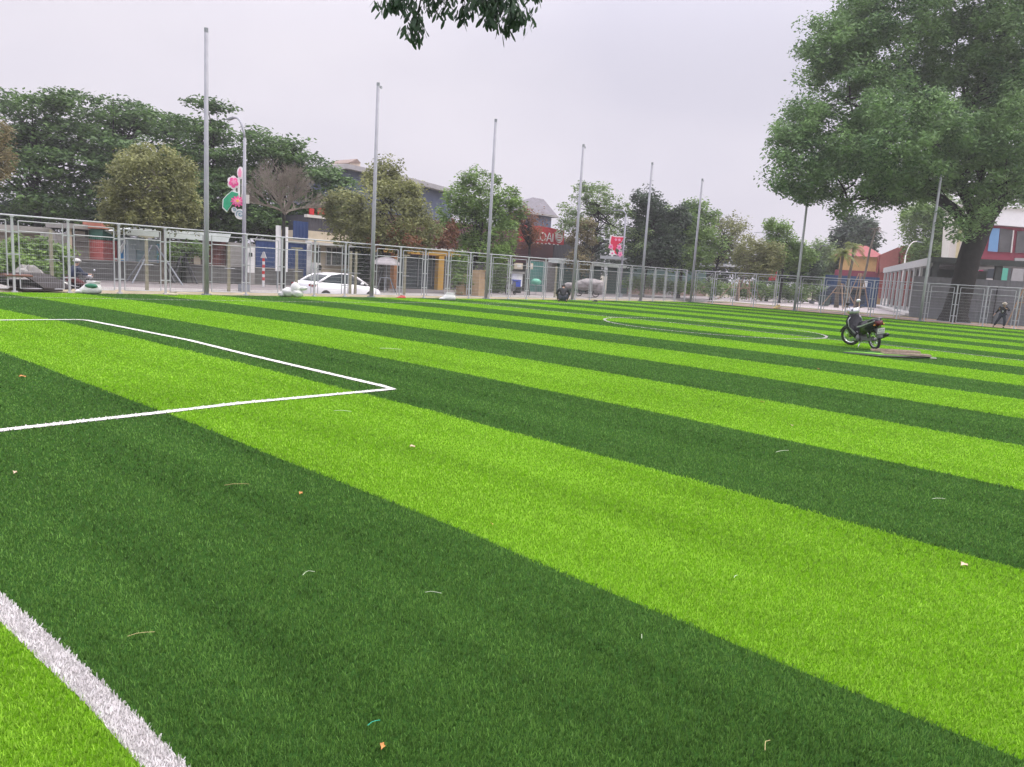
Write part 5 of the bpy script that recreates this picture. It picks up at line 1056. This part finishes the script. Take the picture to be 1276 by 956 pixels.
# ------------------------------------------------------------------ motorbikes
def motorbike(loc, rz, label, lean=-.13, S=1.12, name='motorbike', steer=.35, detail=True, group=None):
    root = empty(name, loc, 0, label, 'motorbike', group); root.rotation_euler = (0, 0, 0)
    root.matrix_world = Matrix.Translation(loc) @ Matrix.Rotation(rz, 4, 'Z') @ Matrix.Rotation(lean, 4, 'X') @ Matrix.Diagonal((S, S, S, 1))
    bk = M('bike_black', (.012, .013, .016), .22, .15, spec=.6); sv = M('bike_silver', (.55, .56, .58), .3, .08, 3, .5); gr = M('bike_grey', (.16, .16, .17), .4); chrome = M('chrome', (.6, .6, .62), .15, .05, 3, 1.)
    R = .245; sx = Vector((math.cos(steer), math.sin(steer), 0)); sy = Vector((-sx.y, sx.x, 0)); fc_ = Vector((.60, 0, .28)); hd = Vector((.36, 0, .80))
    def wheel(c, ax, nm):
        w_ = MB().torus(c, ax, R, .036, 36, 8, .95).build('tyre', rubber, root, True)
        w_.name = 'wheel'; r2 = MB().torus(c, ax, R-.04, .014, 32, 6, 1.6).build('rim', chrome, w_, True)
        mb = MB(); ax = Vector(ax); u = ax.orthogonal().normalized(); v_ = ax.cross(u)
        for i in range(18):
            a = 2*math.pi*i/18; mb.tube([c+ax*.02*(-1)**i, c+(u*math.cos(a)+v_*math.sin(a))*(R-.045)], .003, 4)
        mb.build('spokes', chrome, w_); MB().tube([c-ax*.05, c+ax*.05], .05, 12).build('hub', gr, w_, True)
        MB().tube([c+ax*.035, c+ax*.042], .095, 20).build('brake_disc', chrome, w_)
    wheel(Vector((-.60, 0, .28)), Vector((0, 1, 0)), 'rear'); wheel(fc_, sy, 'front')
    for q in (-.065, .065): MB().tube([fc_+sy*q, Vector((.44, 0, .66))+sy*q, hd+sy*q], [.022, .026, .024], 8).build('fork_leg', sv, root, True)
    # front fender
    def fender(c, ax, a0, a1, rr, wd, nm, mt):
        ax = Vector(ax); u = Vector((0, 0, 1)); v_ = ax.cross(u).normalized(); mb = MB(); secs = []
        for i in range(11):
            a = a0+(a1-a0)*i/10; d = u*math.cos(a)+v_*math.sin(a); secs.append([c+d*(rr)-ax*wd, c+d*(rr+.03)-ax*wd*.6, c+d*(rr+.03)+ax*wd*.6, c+d*rr+ax*wd, c+d*(rr+.02)+ax*wd*.5, c+d*(rr+.02)-ax*wd*.5])
        mb.loft(secs).build(nm, mt, root, True)
    fender(fc_, sy, -1.0, 1.25, R+.04, .05, 'front_fender', bk); fender(Vector((-.60, 0, .28)), (0, 1, 0), -1.35, .7, R+.06, .06, 'rear_fender', gr)
    # leg shield / front cowl
    def sec(x, z, w_, t): return [(x-t, -w_*.6, z), (x, -w_, z), (x+t, -w_*.45, z), (x+t, w_*.45, z), (x, w_, z), (x-t, w_*.6, z)]
    MB().loft([sec(.18, .26, .12, .06), sec(.26, .38, .21, .08), sec(.35, .56, .25, .09), sec(.39, .74, .23, .10), sec(.38, .86, .16, .09), sec(.34, .96, .11, .07)]).build('leg_shield', bk, root, True)
    for q in (-1, 1): MB().loft([[(.10, q*.115, .40), (.17, q*.12, .38), (.17, q*.13, .40), (.10, q*.13, .42)], [(.30, q*.19, .56), (.36, q*.185, .53), (.36, q*.2, .55), (.30, q*.2, .58)], [(.31, q*.19, .76), (.37, q*.17, .76), (.37, q*.19, .76), (.31, q*.2, .76)], [(.30, q*.12, .84), (.35, q*.1, .84), (.35, q*.13, .84), (.30, q*.14, .84)]]).build('side_trim', sv, root, True)
    # head unit and bars
    hb = hd+Vector((0, 0, .20)); MB().loft([[hb+sx*x+sy*(y_*w_)+Vector((0, 0, z*w2)) for y_, z in ((-1, -.5), (-.7, .7), (.7, .7), (1, -.5), (.5, -1), (-.5, -1))] for x, w_, w2 in ((-.12, .11, .07), (0, .17, .09), (.10, .14, .09), (.17, .08, .06))]).build('head_cowl', sv, root, True)
    MB().ball(hb+sx*.12-Vector((0, 0, .01)), .08, .09, .075).build('headlight', M('lens', (.8, .8, .8), .1), root, True)
    MB().tube([hb+sy*.33-sx*.12+Vector((0, 0, .05)), hb+sy*.2-sx*.04+Vector((0, 0, .05)), hb-sy*.2-sx*.04+Vector((0, 0, .05)), hb-sy*.33-sx*.12+Vector((0, 0, .05))], .014, 8).build('handlebar', chrome, root, True)
    for q in (-1, 1):
        MB().tube([hb+sy*q*.24-sx*.065+Vector((0, 0, .05)), hb+sy*q*.35-sx*.13+Vector((0, 0, .05))], .02, 8).build('grip', black, root, True)
        m_ = MB().tube([hb+sy*q*.2+Vector((0, 0, .05)), hb+sy*q*.28+Vector((0, 0, .2))], .007, 6).build('mirror', black, root); MB().ball(hb+sy*q*.30+Vector((0, 0, .23)), .025, .065, .045).build('mirror_head', black if q > 0 else sv, m_, True)
        MB().ball(hb+sy*q*.14+sx*.08+Vector((0, 0, -.02)), .018, .02, .016).build('indicator', M('amber', (.6, .25, .05), .3), root, True)
        MB().tube([hb+sy*q*.22-sx*.0+Vector((0, 0, .03)), hb+sy*q*.35-sx*.06+Vector((0, 0, .03))], .006, 5).build('brake_lever', chrome, root)
    # spine, engine, side panels
    MB().loft([sec(.26, .44, .06, .06), sec(.05, .40, .07, .08), sec(-.12, .48, .09, .09)]).build('spine', gr, root, True)
    MB().loft([[(.14, -.1, .22), (.14, .1, .22), (.14, .08, .36), (.14, -.08, .36)], [(-.02, -.14, .18), (-.02, .14, .18), (-.02, .12, .4), (-.02, -.12, .4)], [(-.2, -.12, .2), (-.2, .12, .2), (-.2, .1, .36), (-.2, -.1, .36)]]).build('engine', M('engine_alloy', (.25, .25, .26), .45, .2, 8, .6), root, False, .02)
    MB().tube([(-.05, .14, .28), (-.05, .17, .28)], .085, 18).build('crank_cover', gr, root, True)
    MB().loft([[(x, -w_, z0), (x, -w_*.9, z1), (x, w_*.9, z1), (x, w_, z0)] for x, w_, z0, z1 in ((.10, .07, .44, .64), (-.1, .14, .36, .72), (-.4, .165, .42, .77), (-.7, .13, .57, .83), (-.86, .07, .68, .85))]).build('side_panel', bk, root, True)
    for q in (-1, 1): MB().loft([[(x, q*y_, z), (x, q*y_, z+.035), (x, q*(y_+.012), z+.03), (x, q*(y_+.012), z+.005)] for x, y_, z in ((.0, .128, .57), (-.3, .168, .62), (-.62, .15, .72), (-.84, .095, .79))]).build('body_stripe', sv, root)
    MB().loft([[(x, -w_, z), (x, -w_*.8, z+h_), (x, w_*.8, z+h_), (x, w_, z)] for x, w_, z, h_ in ((.03, .07, .64, .03), (-.1, .11, .69, .06), (-.38, .14, .72, .06), (-.66, .13, .77, .07), (-.78, .10, .80, .04))]).build('seat', M('seat_vinyl', (.03, .03, .032), .5), root, True)
    MB().tube([(-.55, .14, .78), (-.8, .13, .86), (-.92, .07, .88), (-.92, -.07, .88), (-.8, -.13, .86), (-.55, -.14, .78)], .016, 8).build('grab_rail', gr, root, True)
    MB().loft([[(-.80, -.1, .68), (-.80, .1, .68), (-.80, .09, .81), (-.80, -.09, .81)], [(-.93, -.08, .69), (-.93, .08, .69), (-.93, .07, .80), (-.93, -.07, .80)]]).build('tail_light', M('tail_dark_red', (.10, .012, .015), .3), root, True)
    for q in (-1, 1): MB().ball((-.86, q*.12, .70), .022, .03, .02).build('rear_indicator', M('amber', (.6, .25, .05), .3), root, True)
    pl = MB().hexa([(-.93, -.095, .47), (-.93, .095, .47), (-.92, .095, .47), (-.92, -.095, .47), (-.97, -.095, .61), (-.97, .095, .61), (-.96, .095, .61), (-.96, -.095, .61)]).build('number_plate', M('plate_white', (.8, .8, .78), .4, .03), root)
    if detail:
        mb = MB()
        for row, cs in ((.575, (-.06, -.035, -.0, .035, .06)), (.505, (-.07, -.035, .0, .035, .07))):
            for c_ in cs:
                x_ = -.935-(row-.47)*.285; mb.box(x_-.010, x_-.006, c_-.008, c_+.008, row-.016, row+.016)
        mb.build('plate_marks', M('plate_ink', (.30, .30, .32), .5), pl)
    MB().hexa([(-.90, -.07, .36), (-.90, .07, .36), (-.88, .07, .36), (-.88, -.07, .36), (-.93, -.08, .62), (-.93, .08, .62), (-.90, .08, .62), (-.90, -.08, .62)]).build('mudguard', gr, root)
    MB().tube([(.06, -.10, .22), (-.1, -.13, .17), (-.3, -.14, .2)], .02, 8).build('exhaust_pipe', chrome, root, True)
    MB().tube([(-.28, -.145, .2), (-.42, -.16, .25), (-.85, -.185, .40), (-.92, -.187, .42)], [.025, .045, .055, .045], 12).build('muffler', black, root, True)
    for q in (-1, 1):
        MB().tube([(-.15, q*.085, .3), (-.60, q*.085, .28)], .02, 8).build('swingarm', gr, root, True); MB().tube([(-.52, q*.11, .33), (-.42, q*.11, .62)], .032, 10).build('shock', chrome, root, True)
        MB().tube([(-.02, q*.12, .2), (.0, q*.28, .22)], .016, 8).build('footrest', rubber, root)
    MB().tube([(-.1, .1, .2), (-.14, .26, -.03)], .013, 6).build('side_stand', chrome, root, True)
    MB().box(-.62, -.15, .085, .11, .24, .33).build('chain_case', gr, root, bevel=.02)
    return root
rp = gnd(1090, 435.5); fp = gnd(1061, 430.5); mid = (rp+fp)/2; rz = math.atan2(6.3-5.45, 22.95-22.1)
motorbike(Vector((mid[0], mid[1], 0.0)), rz, 'black and silver underbone motorbike parked on the pitch on its side stand', -.2, 1.03, steer=.62)
# rider's bike on the street at the left, with a rider in dark clothes
b = gnd(97, 356, -.5); bl = Vector((b[0], 30.6, -.68)); p_ = atY(97, 345, 30.6); bl.x = p_[0]
motorbike(bl, .12, 'dark motorbike standing on the road behind the left part of the fence', 0, 1.0, detail=False)
person('person in dark blue with a pale helmet sitting on the motorbike on the road', (bl.x-.15, bl.y, -.68), .12,
       dict(pelvis=(-.05, 0, .88), chest=(.08, 0, 1.18), neck=(.12, 0, 1.38), head=(.16, 0, 1.5), shL=(.08, .19, 1.3), shR=(.08, -.19, 1.3), elL=(.22, .26, 1.08), elR=(.22, -.26, 1.08), wrL=(.44, .28, 1.07), wrR=(.44, -.28, 1.07),
            hipL=(-.03, .1, .84), hipR=(-.03, -.1, .84), knL=(.28, .2, .70), knR=(.28, -.2, .70), anL=(.12, .24, .30), anR=(.12, -.24, .30)), M('navy_cloth', (.02, .03, .06), .8, .3, 8), M('maroon_cloth', (.10, .03, .03), .8, .3, 8), hair, 1., M('helmet', (.5, .5, .48), .3))

# rolled turf offcut and timber strips behind the bike
def strips():
    c = gnd(1097, 444); e = gnd(1160, 447.5); d = Vector(e)-Vector(c); d.z = 0; L_ = d.length; a = math.atan2(d.y, d.x)
    root = empty('turf_offcut', (c[0], c[1], .03), a, 'bright green turf offcut laid flat beside the motorbike, under the planks', 'turf strip')
    mb = MB().hexa([(-.9, .10, 0), (1.0, -.03, 0), (L_+.05, -.16, 0), (-.2, -.28, 0), (-.9, .12, .02), (1.0, .02, .02), (L_+.05, -.12, .025), (-.2, -.22, .02)]); mb.build('backing', black, root)
    MB().hexa([(-.88, .12, .024), (1.0, .02, .024), (L_+.04, -.12, .029), (-.2, -.22, .024), (-.88, .13, .045), (1.0, .03, .045), (L_+.04, -.11, .05), (-.2, -.21, .045)]).build('pile', M('offcut_green', (.13, .33, .03), .8, .15, 40, bump=.8), root)
    MB().box(-.05, L_-.5, .0, .62, 0, .03).build('dark_edge', M('offcut_dark', (.02, .09, .02), .9), root)
    for i, (y_, l0, l1, z, tilt, lb) in enumerate(((-.08, .0, .92, .045, .0, 'longer grey brown plank on the turf offcut, nearest the camera'), (.42, .0, .70, .06, -.03, 'pale brown plank lying behind the longer plank'), (.15, .02, .80, .10, -.02, 'dark ribbed plank on top of the other planks'))):
        r2 = empty('plank', (c[0], c[1], .03), a+tilt, lb, 'plank', 'planks beside the motorbike')
        MB().hexa([(L_*l0, y_-.09, z), (L_*l1, y_-.09, z-.01), (L_*l1, y_+.09, z-.01), (L_*l0, y_+.09, z), (L_*l0, y_-.09, z+.045), (L_*l1, y_-.09, z+.035), (L_*l1, y_+.09, z+.035), (L_*l0, y_+.09, z+.045)]).build('board', M('plank_grey', (.36, .28, .22), .9, .25, 8) if i != 1 else M('plank_pale', (.42, .29, .22), .9, .2, 8), r2)
        mb = MB()
        for k in range(14): xx = L_*(l0+(l1-l0)*(k+.5)/14); mb.box(xx-.012, xx+.012, y_-.092, y_+.092, z+.046, z+.050)
        mb.build('ribs', M('rib_dark', (.16, .12, .10), .9), r2)
strips()

# ------------------------------------------------------------------ leaves and straws lying on the turf
def fallen(px, py, size, rz, mat, label, name='fallen_leaf'):
    size *= .8; g = gnd(px, py, .03); n = 8; vv = []; top = []
    for i in range(n+1):
        t = i/n; w_ = math.sin(math.pi*min(1, t*1.02))**.8*.28*size+.001; top.append([((t-.5)*size, -w_, .10*size*math.sin(t*5)), ((t-.5)*size, 0, -.004+.10*size*math.sin(t*5)), ((t-.5)*size, w_, .008+.10*size*math.sin(t*5)), ((t-.5)*size, 0, -.007+.10*size*math.sin(t*5))])
    o = MB().loft(top).build(name, mat, None, True); o.location = (g[0], g[1], .022); o.rotation_euler = (0, 0, rz); tag(o, label, 'leaf', 'fallen leaves on the turf')
def straw(px, py, ln, rz, mat, label, bend=.02):
    g = gnd(px, py, .03); o = MB().tube([(-ln/2, 0, 0), (-ln/6, bend*ln*.6, .006), (ln/6, bend*ln, .004), (ln/2, 0, 0)], .0011*max(1, np.linalg.norm(g)/4), 5).build('straw', mat, None); o.location = (g[0], g[1], .019); o.rotation_euler = (0, 0, rz); tag(o, label, 'straw', 'straws on the turf')
lo_, lp_, ly_ = M('leaf_orange', (.55, .25, .08), .8, .2, 20), M('leaf_tan', (.62, .48, .33), .8, .2, 20), M('leaf_yellow', (.6, .48, .12), .8, .2, 20)
fallen(375, 613, .05, .4, lo_, 'orange dry leaf near the middle of the dark stripe'); fallen(19, 587, .06, .9, lp_, 'tan dry leaf at the left edge on the dark stripe'); fallen(1202, 702, .075, -.5, lp_, 'large tan leaf on the light stripe near the right edge')
fallen(514, 555, .06, -.4, lp_, 'tan leaf on the light stripe right of the penalty corner'); fallen(477, 927, .035, .5, lo_, 'small orange leaf close to the bottom edge'); fallen(28, 468, .09, 0, lo_, 'brown leaf on the dark corner inside the penalty area'); fallen(987, 529, .09, .3, lp_, 'pale leaf on the light stripe below the motorbike')
fallen(1020, 459, .12, .1, lo_, 'brown leaf on the light stripe left of the planks'); fallen(950, 500, .09, 1, ly_, 'yellow leaf left of the pale leaf below the motorbike'); fallen(613, 651, .035, 1, ly_, 'tiny yellow leaf on the seam of the near dark stripe')
gs, ss = M('straw_green', (.10, .38, .2), .6), M('straw_tan', (.5, .42, .2), .8); pw = M('straw_white', (.6, .66, .5), .6)
straw(466, 897, .05, .75+azv, M('straw_teal', (.03, .45, .3), .5), 'short teal thread close to the bottom edge'); straw(540, 736, .08, azv, pw, 'pale straight straw on the dark stripe left of the middle'); straw(176, 787, .10, azv+.5, ss, 'thin tan straw above the white touchline'); straw(385, 712, .07, azv+.8, pw, 'bent pale straw left of the straight one', .3)
straw(295, 602, .16, azv+.4, ss, 'long tan straw left of the orange leaf'); straw(427, 511, .18, azv+.1, pw, 'pale straw on the light stripe below the penalty corner'); straw(487, 434, .4, azv+.05, pw, 'long pale straw above the penalty corner'); straw(975, 561, .2, azv+.6, pw, 'pale straw on the dark stripe right of the middle'); straw(917, 716, .05, azv+.9, pw, 'short pale straw on the broad light stripe'); straw(957, 925, .07, azv+1.0, ss, 'bent brown straw close to the lower right corner', .15); straw(800, 790, .04, azv+1.4, pw, 'tiny pale straw on the near dark stripe'); straw(1170, 620, .12, azv+.2, pw, 'faint pale straw near the right edge')

# ------------------------------------------------------------------ air
hz = MB().box(-70, 260, -70, 190, -1.7, 42).build('haze', None); hm = bpy.data.materials.new('haze'); hm.use_nodes = True; n_ = hm.node_tree.nodes; n_.clear()
o_ = n_.new('ShaderNodeOutputMaterial'); pv = n_.new('ShaderNodeVolumePrincipled'); pv.inputs['Color'].default_value = (.97, .98, 1., 1); pv.inputs['Density'].default_value = .0008; pv.inputs['Anisotropy'].default_value = .2
hm.node_tree.links.new(pv.outputs[0], o_.inputs['Volume']); hz.data.materials.clear(); hz.data.materials.append(hm); tag(hz, kind='stuff')
